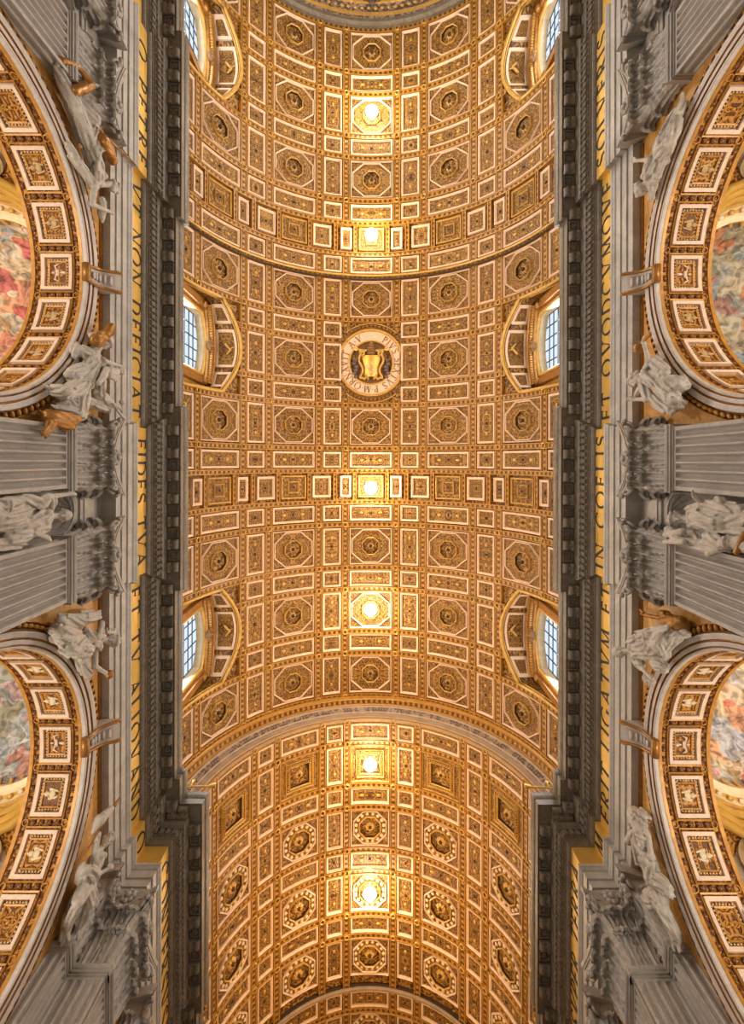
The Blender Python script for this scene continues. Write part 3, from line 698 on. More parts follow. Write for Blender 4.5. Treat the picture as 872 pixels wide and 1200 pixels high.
# ------------------------------------------------------------------ entablatures
XW, XP, AR, AH = 14.0, 13.2, 6.8, 16.4
ARCHES = (-32.2, -9.2, 13.8)
RS = 0.33; RN = 1.70
PATH = [(-50.5, 0), (-24.95, 0), (-24.95, -RS), (-16.45, -RS), (-16.45, 0), (-1.9, 0), (-1.9, -RS), (6.5, -RS), (6.5, 0), (20.95, 0), (20.95, -RS),
        (22.45, -RS), (22.45, -RN), (32.4, -RN), (32.4, -RN + RS), (56.5, -RN + RS)]
def offset_path(p):
    """the path moved p towards the nave; jogs keep mitred corners"""
    out = []
    for k, (y, o) in enumerate(PATH):
        jog = None
        if k > 0 and PATH[k - 1][0] == y: jog = PATH[k - 1][1] - o
        elif k < len(PATH) - 1 and PATH[k + 1][0] == y: jog = o - PATH[k + 1][1]
        yy = y
        if jog is not None: yy = y - p if jog > 0 else y + p
        out.append((13.45 + o - p, yy))
    return out
ARCHIT = [(14.6, 24.6), (13.52, 24.6), (13.52, 25.05), (13.44, 25.07), (13.44, 25.5), (13.36, 25.53), (13.36, 25.95), (13.30, 26.0), (13.24, 26.12), (13.21, 26.15), (13.21, 26.3), (13.5, 26.34)]
FRIEZE = [(13.45, 26.3), (13.45, 27.75)]
CORN = [(13.46, 27.7), (13.36, 27.74), (13.28, 27.82), (13.26, 27.92), (13.18, 27.95), (13.18, 28.02), (13.10, 28.03), (13.10, 28.46), (12.98, 28.48), (12.98, 28.54), (12.9, 28.6),
        (12.82, 28.72), (12.78, 28.74), (12.78, 29.18), (12.02, 29.2), (11.98, 29.14), (11.93, 29.14), (11.93, 29.58), (11.88, 29.62), (11.82, 29.76), (11.80, 29.9), (11.80, 30.02), (11.86, 30.08), (14.6, 30.2)]
CORN = [(x + .06 if x < 12.1 else x, h) for x, h in CORN]
def sweep(mb, prof, s, m=0):
    rows = [[(s * u, y, h) for u, y in offset_path(13.45 - x)] for x, h in prof]
    idx = [[mb.vert(p, (p[1], p[2])) for p in r] for r in rows]
    for A, B in zip(idx, idx[1:]):
        for k in range(len(A) - 1):
            q = (A[k], A[k + 1], B[k + 1], B[k]); mb.face(q if s < 0 else q[::-1], m)
def runs(p):
    """straight runs along the nave at projection p: (u, y0, y1)"""
    P = offset_path(p); return [(P[k][0], P[k][1], P[k + 1][1]) for k in range(len(P) - 1) if PATH[k][1] == PATH[k + 1][1]]
def jogs(p):
    P = offset_path(p); return [(P[k][1], P[k][0], P[k + 1][0], PATH[k][1] - PATH[k + 1][1]) for k in range(len(P) - 1) if PATH[k][0] == PATH[k + 1][0]]
TEXT = {-1: [('O PETRE', -23.9, -17.0, 0), ('VT NON DEFICIAT', -15.9, -2.5, 0), ('FIDES TVA', -1.3, 6.0, 0), ('ET TV ALIQVAND', 7.2, 20.4, 0), ('O', 21.25, 22.15, 0), ('CONVERSVS', 23.0, 32.0, 0), ('CONFIRMA', 34, 43, 0)],
        1: [('SOLVERIS', -17.0, -24.4, 0), ('ET QVODCVMQVE', -2.4, -16.0, 0), ('IN COELIS', 6.1, -1.5, 0), ('ERIT LIGATVM ET', 20.5, 7.0, 0), ('M', 22.3, 21.2, 0), ('SVPER TERRA', 32.2, 23.0, 0), ('LIGAVERIS', 43, 34, 0)]}
# one carved modillion bracket (length along +x towards the nave), shared
def modillion():
    mb = MB(); pr = []
    for k in range(15):
        t = k / 14
        pr.append((0.02 + 0.64 * t, -0.34 + 0.10 * math.sin(t * PI * 1.7) + 0.20 * t ** 2.2))
    for w0, w1 in ((-.27, .27),):
        A = [mb.vert((x, w0, z)) for x, z in pr]; B = [mb.vert((x, w1, z)) for x, z in pr]
        At = [mb.vert((x, w0, 0)) for x, z in pr]; Bt = [mb.vert((x, w1, 0)) for x, z in pr]
        for k in range(14):
            mb.face((A[k], B[k], B[k + 1], A[k + 1])); mb.face((A[k], A[k + 1], At[k + 1], At[k])); mb.face((B[k], Bt[k], Bt[k + 1], B[k + 1]))
        mb.face((A[-1], B[-1], Bt[-1], At[-1]))
    mb.tube([(.12, -.3, -.2), (.12, .3, -.2)], .15, 10); mb.tube([(.6, -.29, -.1), (.6, .29, -.1)], .09, 8)
    for k in range(5):
        mb.ell((.18 + .1 * k, 0, -.30 + .05 * k), (.08, .16 - .015 * k, .07), 8, 5)
    return mb.mesh('modillion', M['corn'], False)
MOD = modillion()
for s, nm in ((-1, 'left'), (1, 'right')):
    T = empty('trim_%d' % (1 if s < 0 else 2))
    tag(T, 'grey stone entablature with gold inscription running along the %s wall' % nm, kind='structure')
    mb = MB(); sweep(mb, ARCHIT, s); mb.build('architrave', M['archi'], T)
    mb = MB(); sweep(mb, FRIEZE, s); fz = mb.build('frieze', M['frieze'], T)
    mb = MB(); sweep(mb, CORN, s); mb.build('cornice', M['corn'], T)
    for txt, ya, yb, _ in TEXT[s]:
        H = 1.06; sgn = 1 if yb > ya else -1
        tot = sum(letter_mesh(c, H, .03, M['ink'])[1] for c in txt); gap = (abs(yb - ya) - tot) / max(1, len(txt) - 1)
        off = 0
        for u, y0, y1 in runs(0.0):
            if y0 <= 0.5 * (ya + yb) <= y1: off = u
        y = ya
        for c in txt:
            me, w = letter_mesh(c, H, .03, M['ink'])
            if me:
                o = link('letter', me, fz)
                o.matrix_local = basis((0, sgn, 0), (0, 0, 1), (s * (off - .005), y, 26.58))
            y += sgn * (w + gap)
    # modillions under the corona, a rosette sunk between each pair
    ros = MB(); den = MB(); egg = MB()
    for u, y0, y1 in runs(13.45 - 12.78):
        L = y1 - y0
        if y1 < -34 or y0 > 50: pass
        n = max(1, int(round(L / 1.33))); st = L / n
        for k in range(n):
            y = y0 + (k + .5) * st
            if y < -36 or y > 50: continue
            link('modillion', MOD, T, (s * u, y, 29.19), (0, 0, 0 if s < 0 else PI))
            if k < n - 1:
                yy = y + st / 2; xc = s * (u - .38)
                ros.box(min(xc - .26, xc + .26), max(xc - .26, xc + .26), yy - .30, yy - .24, 29.08, 29.2); ros.box(xc - .26, xc + .26, yy + .24, yy + .30, 29.08, 29.2)
                ros.box(xc - .30, xc - .24, yy - .3, yy + .3, 29.08, 29.2); ros.box(xc + .24, xc + .30, yy - .3, yy + .3, 29.08, 29.2)
                for j in range(6):
                    a = 2 * PI * j / 6; ros.ell((xc + .12 * math.cos(a), yy + .12 * math.sin(a), 29.14), (.075, .075, .07), 6, 4)
                ros.ell((xc, yy, 29.10), .06, 6, 4)
    for yj, u0, u1, d in jogs(13.45 - 12.78):
        if abs(u1 - u0) > 1:
            for f_ in (.3, .75):
                link('modillion', MOD, T, (s * (u0 + (u1 - u0) * f_), yj, 29.19), (0, 0, -PI / 2))
    for u, y0, y1 in runs(13.45 - 13.10):
        L = y1 - y0; n = max(1, int(L / 0.38)); st = L / n
        for k in range(n):
            y = y0 + (k + .5) * st
            if -36 < y < 50: den.box(min(s * (u + .02), s * (u - .15)), max(s * (u + .02), s * (u - .15)), y - .12, y + .12, 28.08, 28.42)
    for yj, u0, u1, d in jogs(13.45 - 13.10):
        n = int(abs(u1 - u0) / .38)
        for k in range(n):
            u = min(u0, u1) + .2 + k * .38; e = -1 if d > 0 else 1
            den.box(min(s * (u - .12), s * (u + .12)), max(s * (u - .12), s * (u + .12)), min(yj, yj + e * .15), max(yj, yj + e * .15), 28.08, 28.42)
    for u, y0, y1 in runs(13.45 - 12.9):
        n = max(1, int((y1 - y0) / 0.38)); st = (y1 - y0) / n
        for k in range(n):
            y = y0 + (k + .5) * st
            if -36 < y < 50: egg.ell((s * u, y, 28.62), (.07, .13, .09), 6, 4)
    o = ros.build('soffit_rosettes', M['corn'], T); o['kind'] = 'stuff'
    o = den.build('dentils', M['corn'], T); o['kind'] = 'stuff'
    o = egg.build('egg_course', M['corn'], T, True); o['kind'] = 'stuff'
    # gilded spotlight arm on the cornice corner
    fx = empty('spotlight_arm', (s * 11.45, 20.75, 30.25))
    tag(fx, 'gilded spotlight arm on the cornice corner of the %s wall' % nm, 'spotlight', 'spotlights on the cornice corners')
    mb = MB(); mb.tube([(s * .5, 0, -.1), (0, 0, .05), (-s * 1.25, 0, .12)], .06, 8); mb.build('arm', M['iron'], fx)
    mb = MB(); mb.tube([(0, 0, 0), (0, 0, .55)], .04, 6); mb.ell((0, 0, .6), .1, 8, 6); mb.build('finial', M['iron'], fx)
    mb = MB(); mb.tube([(-s * 1.15, 0, .12), (-s * 1.55, 0, .2)], [.09, .18], 10); mb.build('lamp_head', M['iron'], fx)

# ------------------------------------------------------------------ walls with arch openings and niches
def wall_side(s):
    mb = MB(); z0, z1 = -1.6, 24.75
    P = lambda y, h, d=0: (s * (XW + d), y, h)
    ys = [-50.5]
    for a in ARCHES[1:]: ys += [a - AR, a + AR]
    ys.append(23.0)
    NR, NH = 0.98, 21.3
    for k in range(0, len(ys) - 1, 2):
        a, b_ = ys[k], ys[k + 1]; c = 0.5 * (a + b_)
        if k in (0, 2):
            c = 2.3 if k == 2 else -20.7
            for y0, y1, mm in ((a, c - 1.3, 1), (c - 1.3, c - NR, 0), (c + NR, c + 1.3, 0), (c + 1.3, b_, 1)): mb.quad(P(y0, z0), P(y1, z0), P(y1, z1), P(y0, z1), mm)
            n = 14
            for j in range(n):      # above the niche head
                t0, t1 = PI * j / n, PI * (j + 1) / n
                mb.quad(P(c - NR * math.cos(t0), NH + NR * math.sin(t0)), P(c - NR * math.cos(t1), NH + NR * math.sin(t1)), P(c - NR * math.cos(t1), z1), P(c - NR * math.cos(t0), z1))
                y0, y1 = c - NR * math.cos(t0), c - NR * math.cos(t1); x0, x1 = NR * math.sin(t0), NR * math.sin(t1)
                mb.quad(P(y0, z0, x0), P(y1, z0, x1), P(y1, NH, x1), P(y0, NH, x0), 2)
            for j in range(n):      # ribbed shell in the half dome
                for q in range(6):
                    def sp(t, e):
                        r = NR * (1 - .06 * abs(math.sin(7 * t)) * math.sin(e + .01))
                        return P(c - r * math.cos(t) * math.cos(e), NH + r * math.sin(e), r * math.sin(t) * math.cos(e))
                    t0, t1 = PI * j / n, PI * (j + 1) / n; e0, e1 = PI / 2 * q / 6, PI / 2 * (q + 1) / 6
                    mb.quad(sp(t0, e0), sp(t1, e0), sp(t1, e1), sp(t0, e1), 2)
        else: mb.quad(P(a, z0), P(b_, z0), P(b_, z1), P(a, z1), 1)
    n = 36
    for a in ARCHES[1:]:
        for j in range(n):
            t0, t1 = PI * j / n, PI * (j + 1) / n
            y0, y1 = a - AR * math.cos(t0), a - AR * math.cos(t1)
            mb.quad(P(y0, AH + AR * math.sin(t0)), P(y1, AH + AR * math.sin(t1)), P(y1, z1), P(y0, z1), 1)
    # upper wall behind the cornice up to the vault, narrower arm
    mb.quad(P(-50.5, 24.6, .5), P(57, 24.6, .5), P(57, 31.2, .5), P(-50.5, 31.2, .5))
    X2 = 12.3
    mb.quad((s * X2, 22.75, z0), (s * X2, 57, z0), (s * X2, 57, z1), (s * X2, 22.75, z1), 3)
    mb.quad((s * X2, 22.75, z0), (s * 14.2, 22.75, z0), (s * 14.2, 22.75, z1), (s * X2, 22.75, z1))
    return mb
for s, nm in ((-1, 'left'), (1, 'right')):
    w = wall_side(s).build('wall_' + nm, [M['grey'], M['giallo'], M['capm'], M['giallo']])
    tag(w, 'marble nave wall with arches and statue niches along the %s side' % nm, kind='structure')
    for yc in (-20.7, 2.3):
        mb = MB()
        def pt(t, r, x): return (s * (XW - x), yc - r * math.cos(t), 21.3 + r * math.sin(t))
        for r0, r1, x0, x1 in ((.98, .98, 0, .10), (.98, 1.12, .10, .12), (1.12, 1.14, .12, .04), (1.14, 1.22, .06, .06), (1.22, 1.22, .06, 0)):
            mb.grid(lambda a, b_: pt(PI * a, r0 + (r1 - r0) * b_, x0 + (x1 - x0) * b_), 20, 1)
        mb.build('niche_archivolt', M['grey'], w, True)
        mb = MB()
        for y0, y1, h0, h1 in ((-.95, .95, 22.75, 24.1),):
            mb.box(min(s * (XW + .01), s * (XW - .10)), max(s * (XW + .01), s * (XW - .10)), yc + y0, yc + y1, h0, h1)
            mb.box(min(s * (XW - .05), s * (XW - .16)), max(s * (XW - .05), s * (XW - .16)), yc - .7, yc + .7, 23.0, 23.85, 1)
        mb.build('marble_panel', [M['grey'], M['arch']], w)
    # gilt strip bordering the spandrels under the architrave
    for a in ARCHES[1:]:
        mb = MB(); mb.box(min(s * 13.9, s * 14.02), max(s * 13.9, s * 14.02), a - 7.2, a + 7.2, 24.42, 24.6); mb.build('gilt_strip', M['bronze'], w)

# ------------------------------------------------------------------ nave arches (built for the left wall at y = 0, copied)
PALE = {}
def make_arch():
    root = empty('nave_arch')
    def ap(t, r, x): return (-x, -r * math.cos(t), AH + r * math.sin(t))
    def sw(mb, prof, n=44, mats=None):
        for j in range(len(prof) - 1):
            (r0, x0), (r1, x1) = prof[j], prof[j + 1]; mm = mats[j] if mats else 0
            mb.grid(lambda a, b_: ap(PI * a, r0 + (r1 - r0) * b_, x0 + (x1 - x0) * b_), n, 1, mm, uvfn=lambda a, b_: (x0 + (x1 - x0) * b_ + r0 + (r1 - r0) * b_, AR * PI * a))
        for sy in (-1, 1):       # jambs below the springing
            for j in range(len(prof) - 1):
                (r0, x0), (r1, x1) = prof[j], prof[j + 1]; mm = mats[j] if mats else 0
                mb.quad((-x0, sy * r0, -1.6), (-x1, sy * r1, -1.6), (-x1, sy * r1, AH), (-x0, sy * r0, AH), mm)
    mb = MB(); sw(mb, [(6.8, 14.08), (6.8, 13.88), (6.84, 13.84), (6.90, 13.84), (6.92, 13.9), (6.95, 13.9), (6.97, 13.80), (7.14, 13.80), (7.18, 13.86), (7.21, 13.86), (7.23, 13.76), (7.40, 13.72), (7.46, 13.72), (7.48, 13.9), (7.5, 14.02)],
                  mats=[0, 0, 0, 1, 1, 1, 0, 1, 1, 1, 0, 0, 0, 0])
    mb.build('archivolt', [M['arch'], M['bronze']], root, False)
    mb = MB(); sw(mb, [(7.48, 14.02), (7.50, 13.88), (7.54, 13.86), (7.58, 13.95), (7.78, 13.95), (7.82, 13.86), (7.86, 13.86), (7.88, 14.02)], mats=[0, 0, 1, 1, 1, 0, 0])
    mb.build('gilt_border', [M['bronze'], M['boss']], root)
    mb = MB()
    n = 66
    for k in range(n):
        t = PI * (k + .5) / n; c = Vector(ap(t, 7.68, 13.9))
        rot = Matrix.Rotation(PI / 2 - t + .0, 3, 'X')
        mb.ell(c, (.12, .10, .17), 6, 5, 0, Matrix.Rotation(-(PI / 2 - t) + .6, 3, 'X'))
    o = mb.build('twisted_beading', M['gilt2'], root, True); o['kind'] = 'stuff'
    # soffit
    D0, D1 = 14.05, 16.6
    mb = MB(); sw(mb, [(6.8, D0), (6.8, D0 + .18), (6.92, D0 + .2), (6.92, D1 - .2), (6.8, D1 - .18), (6.8, D1), (7.3, D1)], mats=[1, 1, 0, 1, 1, 1])
    mb.build('soffit', [M['sof'], M['gilt2']], root)
    # coffers round the soffit: white frame, beaded inner frame, relief
    Xc = 15.33
    def cf(u, v, d): a = PI / 2 + u / AR; r = AR + d; return (-(Xc + v), -r * math.cos(a), AH + r * math.sin(a))
    def cf0(u, v, d): a = u / AR; r = AR + d; return (-v, r * math.sin(a), r * math.cos(a))
    def ringm(mb, w0, l0, w1, l1, d0, d1, d2, m=0):
        ns = [6, 1, 6, 1]; A, B = resample(rect(w0, l0), ns), resample(rect(w1, l1), ns)
        rows = [(A, d0), (A, d1), (B, d1 + .02), (B, d2)]
        idx = [[mb.vert(cf0(x, y, d)) for x, y in P] for P, d in rows]
        for P, Q in zip(idx, idx[1:]):
            for k in range(len(A)): mb.face((P[k], P[(k + 1) % len(A)], Q[(k + 1) % len(A)], Q[k]), m)
    fr = MB(); ringm(fr, 1.74, 1.50, 1.42, 1.18, .14, -.06, .12); fr = fr.mesh('coffer_frame', M['white'])
    ou = MB(); ringm(ou, 2.0, 1.66, 1.86, 1.56, .14, .0, .1); ou = ou.mesh('outer_frame', M['gilt2'])
    inn = MB(); ringm(inn, 1.12, .90, .98, .76, .12, .02, .1)
    for k in range(9):
        for sg in (-1, 1): inn.ell(cf0((k - 4) * .14, sg * .48, .07), .045, 6, 4, 1)
    for k in range(7):
        for sg in (-1, 1): inn.ell(cf0(sg * .62, (k - 3) * .14, .07), .045, 6, 4, 1)
    inn = inn.mesh('inner_frame', [M['gilt2'], M['cream']])
    pa = MB(); pa.grid(lambda a, b_: cf0((a - .5) * 1.46, (b_ - .5) * 1.22, .10), 6, 1, 0, uvfn=lambda a, b_: ((a - .5) * 1.46, (b_ - .5) * 1.22)); pa = pa.mesh('coffer_panel', M['arab2'])
    def bird():
        b = MB(); b.ell(cf0(.0, .0, .06), (.07, .2, .06), 8, 6); b.cap(cf0(0, .18, .05), cf0(0, .26, .05), .05, .05, 6)
        for sg in (-1, 1): b.cap(cf0(0, .02, .06), cf0(sg * .32, .14, .05), .08, .03, 6); b.cap(cf0(sg * .32, .14, .05), cf0(sg * .42, -.05, .05), .05, .02, 6)
        b.cap(cf0(0, -.15, .06), cf0(0, -.32, .06), .05, .09, 6)
        return b.mesh('relief', M['white'], True)
    def arms():
        b = MB(); b.ell(cf0(0, -.05, .06), (.16, .2, .07), 8, 6); b.ell(cf0(0, .2, .06), (.14, .12, .07), 8, 6); b.ell(cf0(0, .33, .06), (.07, .07, .05), 6, 5)
        for sg in (-1, 1):
            b.cap(cf0(sg * .12, -.28, .08), cf0(sg * .2, .05, .08), .05, .06, 6); b.ell(cf0(sg * .17, .1, .08), (.05, .1, .04), 6, 5)
        return b.mesh('relief', M['rel'], True)
    def scroll():
        b = MB()
        for sg in (-1, 1):
            for q in (-1, 1):
                pts = [cf0(sg * (.05 + .28 * k / 10 * math.cos(k * .6)), q * (.08 + .28 * k / 10 * abs(math.sin(k * .6)) + .01 * k), .08) for k in range(11)]
                b.tube(pts, .035, 5)
        b.ell(cf0(0, 0, .06), (.1, .1, .06), 8, 5)
        return b.mesh('relief', M['gilt2'], True)
    RL = [bird(), arms(), scroll()]
    PALE['arms'] = RL[1]; w_ = RL[1].copy(); w_.materials[0] = M['cream']; PALE['white'] = w_
    for k in range(-4, 5):
        c = link('coffer', None, root, (-Xc, 0, AH), (-math.radians(19) * k, 0, 0)); c.empty_display_size = .3
        link('frame', fr, c); link('outer_frame', ou, c); link('inner_frame', inn, c); link('panel', pa, c)
        link('relief', RL[0] if k == 0 else RL[1] if abs(k) in (1, 2) else RL[2], c)
    bs = MB(); gd = MB()
    def fl(u, v, r=.15):
        c = Vector(cf(u, v, .05)); 
        for j in range(5):
            a = 2 * PI * j / 5; bs.ell(cf(u + r * .55 * math.cos(a), v + r * .55 * math.sin(a), .06), (r * .5, r * .5, r * .5), 5, 4)
        bs.ell(cf(u, v, .01), r * .32, 5, 4, 1)
    st = math.radians(19) * AR
    for k in range(-5, 5):
        for j in range(4): fl((k + .5) * st, (j - 1.5) * .38)
        for sg in (-1, 1):
            gd.tube([cf((k + .5) * st + .13 * math.cos(2 * PI * q / 12), sg * .93 + .13 * math.sin(2 * PI * q / 12), .06) for q in range(13)], .03, 5)
    for k in range(-4, 5):
        for j in range(4):
            for sg in (-1, 1): fl(k * st + (j - 1.5) * .46, sg * .98, .13)
    o = bs.build('rosette_rows', [M['boss'], M['gilt2']], root, True); o['kind'] = 'stuff'
    o = gd.build('rosette_rings', M['gilt2'], root, True); o['kind'] = 'stuff'
    return root
arch0 = make_arch()
ARN = {(-1, 0): 'large arch of the left wall at the top edge, partly cut off', (1, 0): 'large arch of the right wall at the top edge, partly cut off',
       (-1, 1): 'gilded coffered arch of the left wall nearer the top', (1, 1): 'gilded coffered arch of the right wall nearer the top',
       (-1, 2): 'gilded coffered arch of the left wall nearer the bottom', (1, 2): 'gilded coffered arch of the right wall nearer the bottom'}
first = True
for s in (-1, 1):
    for i in (1, 2):
        a = arch0 if first else copy_tree(arch0); first = False
        a.location = (0, ARCHES[i], 0); a.rotation_euler = (0, 0, 0 if s < 0 else PI)
        tag(a, ARN[(s, i)], 'arch', 'nave arches')
        if i == 2:          # paler reliefs in the lower arches
            for c in a.children:
                for d in c.children:
                    if d.data == PALE['arms']: d.data = PALE['white']

# ------------------------------------------------------------------ scrolled keystones
def make_key():
    root = empty('keystone')
    pr = []
    for k in range(17):
        t = k / 16; pr.append((-13.86 + .30 * t + .62 * t ** 2.2 + .05 * math.sin(t * 9), 23.05 + 1.48 * t))
    mb = MB(); w = lambda t: .36 + .18 * t
    A = [mb.vert((x, -w(k / 16), h)) for k, (x, h) in enumerate(pr)]; B = [mb.vert((x, w(k / 16), h)) for k, (x, h) in enumerate(pr)]
    C_ = [mb.vert((-14.0, -w(k / 16), h)) for k, (x, h) in enumerate(pr)]; D_ = [mb.vert((-14.0, w(k / 16), h)) for k, (x, h) in enumerate(pr)]
    for k in range(16):
        mb.face((A[k], B[k], B[k + 1], A[k + 1])); mb.face((C_[k], A[k], A[k + 1], C_[k + 1])); mb.face((B[k], D_[k], D_[k + 1], B[k + 1]))
    mb.face((A[0], C_[0], D_[0], B[0])); mb.build('body', M['arch'], root)
    for sg in (-1, 1):
        mb = MB(); mb.tube([(x + .03, sg * (w(k / 16) - .02), h) for k, (x, h) in enumerate(pr)], .085, 6)
        mb.tube([(-12.98 + .17 * (1 - j / 18) * math.cos(j * .7), sg * .5, 24.42 + .17 * (1 - j / 18) * math.sin(j * .7) - .1) for j in range(17)], .05, 5)
        mb.build('side_scroll', M['bronze'], root, True)
    mb = MB(); mb.tube([(-13.80, -.42, 23.02), (-13.80, .42, 23.02)], .19, 10); mb.build('lower_roll', M['bronze'], root, True)
    mb = MB()
    for k in range(5): mb.ell((pr[4 + 2 * k][0] + .05, 0, pr[4 + 2 * k][1]), (.06, .2 + .02 * k, .12), 8, 5)
    mb.build('leaf', M['arch'], root, True)
    return root
key0 = make_key(); first = True
for s, nm in ((-1, 'left'), (1, 'right')):
    for i, wh in ((1, 'nearer the top'), (2, 'nearer the bottom')):
        k_ = key0 if first else copy_tree(key0); first = False
        k_.location = (0, ARCHES[i] + .05, 0); k_.rotation_euler = (0, 0, 0 if s < 0 else PI)
        tag(k_, 'scrolled marble keystone with gilt edges, %s wall, arch %s' % (nm, wh), 'keystone', 'arch keystones')

# ------------------------------------------------------------------ side aisle domes seen through the arches
def make_dome(fr):
    root = empty('aisle_dome')
    CX, RX, RY, H0 = -20.6, 3.9, 4.3, 25.6
    E = lambda a, k, h: (CX + RX * k * math.cos(a), RY * k * math.sin(a), h)
    mb = MB(); mb.grid(lambda a, b_: E(2 * PI * a, math.cos(b_ * PI / 2) * 1.0, H0 + .5 + 4.2 * math.sin(b_ * PI / 2)), 40, 10)
    mb.build('painted_dome', fr, root, True)
    mb = MB()
    for (k0, h0), (k1, h1), mm in (((1.0, H0 + .6), (.94, H0 + .55), 1), ((.94, H0 + .55), (.94, H0 + .4), 1), ((.94, H0 + .4), (1.0, H0 + .34), 0), ((1.0, H0 + .34), (1.02, H0 + .1), 0), ((1.02, H0 + .1), (1.06, H0 + .05), 1),
                                   ((1.06, H0 + .05), (1.07, H0 - .25), 0), ((1.07, H0 - .25), (1.12, H0 - .3), 1), ((1.12, H0 - .3), (1.13, H0 - .5), 0)):
        mb.grid(lambda a, b_: E(2 * PI * a, k0 + (k1 - k0) * b_, h0 + (h1 - h0) * b_), 48, 1, mm)
    mb.build('ring_cornice', [M['cream'], M['gilt']], root)
    mb = MB()
    for k in range(40):
        a = 2 * PI * k / 40; mb.ell(E(a, 1.035, H0 - .1 + .02), (.16, .16, .10), 6, 4, k % 2)
    o = mb.build('ring_rosettes', [M['gilt'], M['dot']], root, True); o['kind'] = 'stuff'
    mb = MB()
    for k in range(36):
        a = 2 * PI * k / 36; mb.cap(E(a, .99, H0 + .7), E(a + .05, .95, H0 + 1.1), .13, .09, 6)
    o = mb.build('gilt_clouds', M['gilt'], root, True); o['kind'] = 'stuff'
    # gilded drapery rolls under the ring
    for j, (k, h, r) in enumerate(((1.14, H0 - .7, .24), (1.19, H0 - 1.1, .26), (1.24, H0 - 1.5, .24))):
        mb = MB(); mb.tube([E(2 * PI * a / 48, k + .012 * math.sin(a * 2.3 + j), h + .06 * math.sin(a * 1.7 + j)) for a in range(49)], r, 7); mb.build('drapery_roll', M['frieze'], root, True)
    # pendentive plate and side walls with arched cream bands and leaded windows
    mb = MB()
    def pend(a, b_):
        an = 2 * PI * a; c, s_ = math.cos(an), math.sin(an); m_ = max(abs(c), abs(s_))
        ex, ey = CX + 4.6 * c / m_, 5.4 * s_ / m_; x0, y0, _ = E(an, 1.13, 0); k = b_
        corner = min(abs(c), abs(s_)) / m_
        return (x0 + (ex - x0) * k, y0 + (ey - y0) * k, H0 - .5 - 3.6 * corner ** 1.3 * k ** 1.2)
    mb.grid(pend, 48, 8, uvfn=lambda a, b_: (a * 30, b_ * 3)); mb.build('pendentive', M['sof'], root, True)
    for sy in (-1, 1):
        mb = MB(); mb.box(CX - 4.6, CX + 4.6, min(sy * 5.4, sy * 5.9), max(sy * 5.4, sy * 5.9), -1.6, 26); mb.build('aisle_wall', M['arch'], root)
        mb = MB()
        for r0, r1, yy in ((2.05, 2.35, 5.2), (2.35, 2.7, 5.1), (2.7, 3.05, 5.25)):
            mb.grid(lambda a, b_: (CX + (r0 + (r1 - r0) * b_) * math.cos(PI * a), sy * (yy + .0 * b_), 21.6 + (r0 + (r1 - r0) * b_) * math.sin(PI * a)), 24, 1, 0 if r0 < 2.3 else 1 if r0 < 2.6 else 0)
        mb.build('window_arch', [M['cream'], M['gilt']], root)
        w = empty('window', parent=root)
        mb = MB()
        for k in range(7): mb.box(CX - 2.05 + k * .683 - .04, CX - 2.05 + k * .683 + .04, min(sy * 5.22, sy * 5.3), max(sy * 5.22, sy * 5.3), 18.5, 21.6 + math.sqrt(max(0, 2.05 ** 2 - (k * .683 - 2.05) ** 2)))
        for k in range(8):
            h = 18.6 + .7 * k; hw = 2.05 if h < 21.6 else math.sqrt(max(0, 2.05 ** 2 - (h - 21.6) ** 2)); mb.box(CX - hw, CX + hw, min(sy * 5.22, sy * 5.3), max(sy * 5.22, sy * 5.3), h - .04, h + .04)
        mb.build('muntins', M['cream'], w)
        mb = MB(); mb.grid(lambda a, b_: (CX + 2.05 * b_ * math.cos(PI * a), sy * 5.32, 21.6 + 2.05 * b_ * math.sin(PI * a)), 20, 1); mb.quad((CX - 2.05, sy * 5.32, 18.5), (CX + 2.05, sy * 5.32, 18.5), (CX + 2.05, sy * 5.32, 21.6), (CX - 2.05, sy * 5.32, 21.6))
        mb.build('glazing', M['lead'], w)
    mb = MB(); mb.box(CX - 4.9, CX - 4.6, -5.4, 5.4, -1.6, 26); mb.build('outer_wall', M['arch'], root)
    mb = MB(); mb.box(CX - 5, CX + 5, -5.9, 5.9, 31.0, 31.3); mb.build('roof_slab', M['grey'], root)
    return root
DN = [(-1, 1, 'fr1', 'frescoed aisle dome with pale blue sky and red figures through left arch'), (1, 1, 'fr2', 'frescoed aisle dome with dark green grey figures through right arch'),
      (-1, 2, 'fr3', 'frescoed aisle dome with grey blue clouds through lower left arch'), (1, 2, 'fr4', 'frescoed aisle dome with red drapery and white clouds, lower right arch')]
d0 = None
for s, i, f_, lb in DN:
    if d0 is None: d = d0 = make_dome(M[f_])
    else:
        d = copy_tree(d0)
        for ch in d.children:
            if ch.name.startswith('painted_dome'): ch.data = ch.data.copy(); ch.data.materials[0] = M[f_]
    d.location = (0, ARCHES[i], 0); d.rotation_euler = (0, 0, 0 if s < 0 else PI)
    tag(d, lb, 'dome', 'aisle domes')

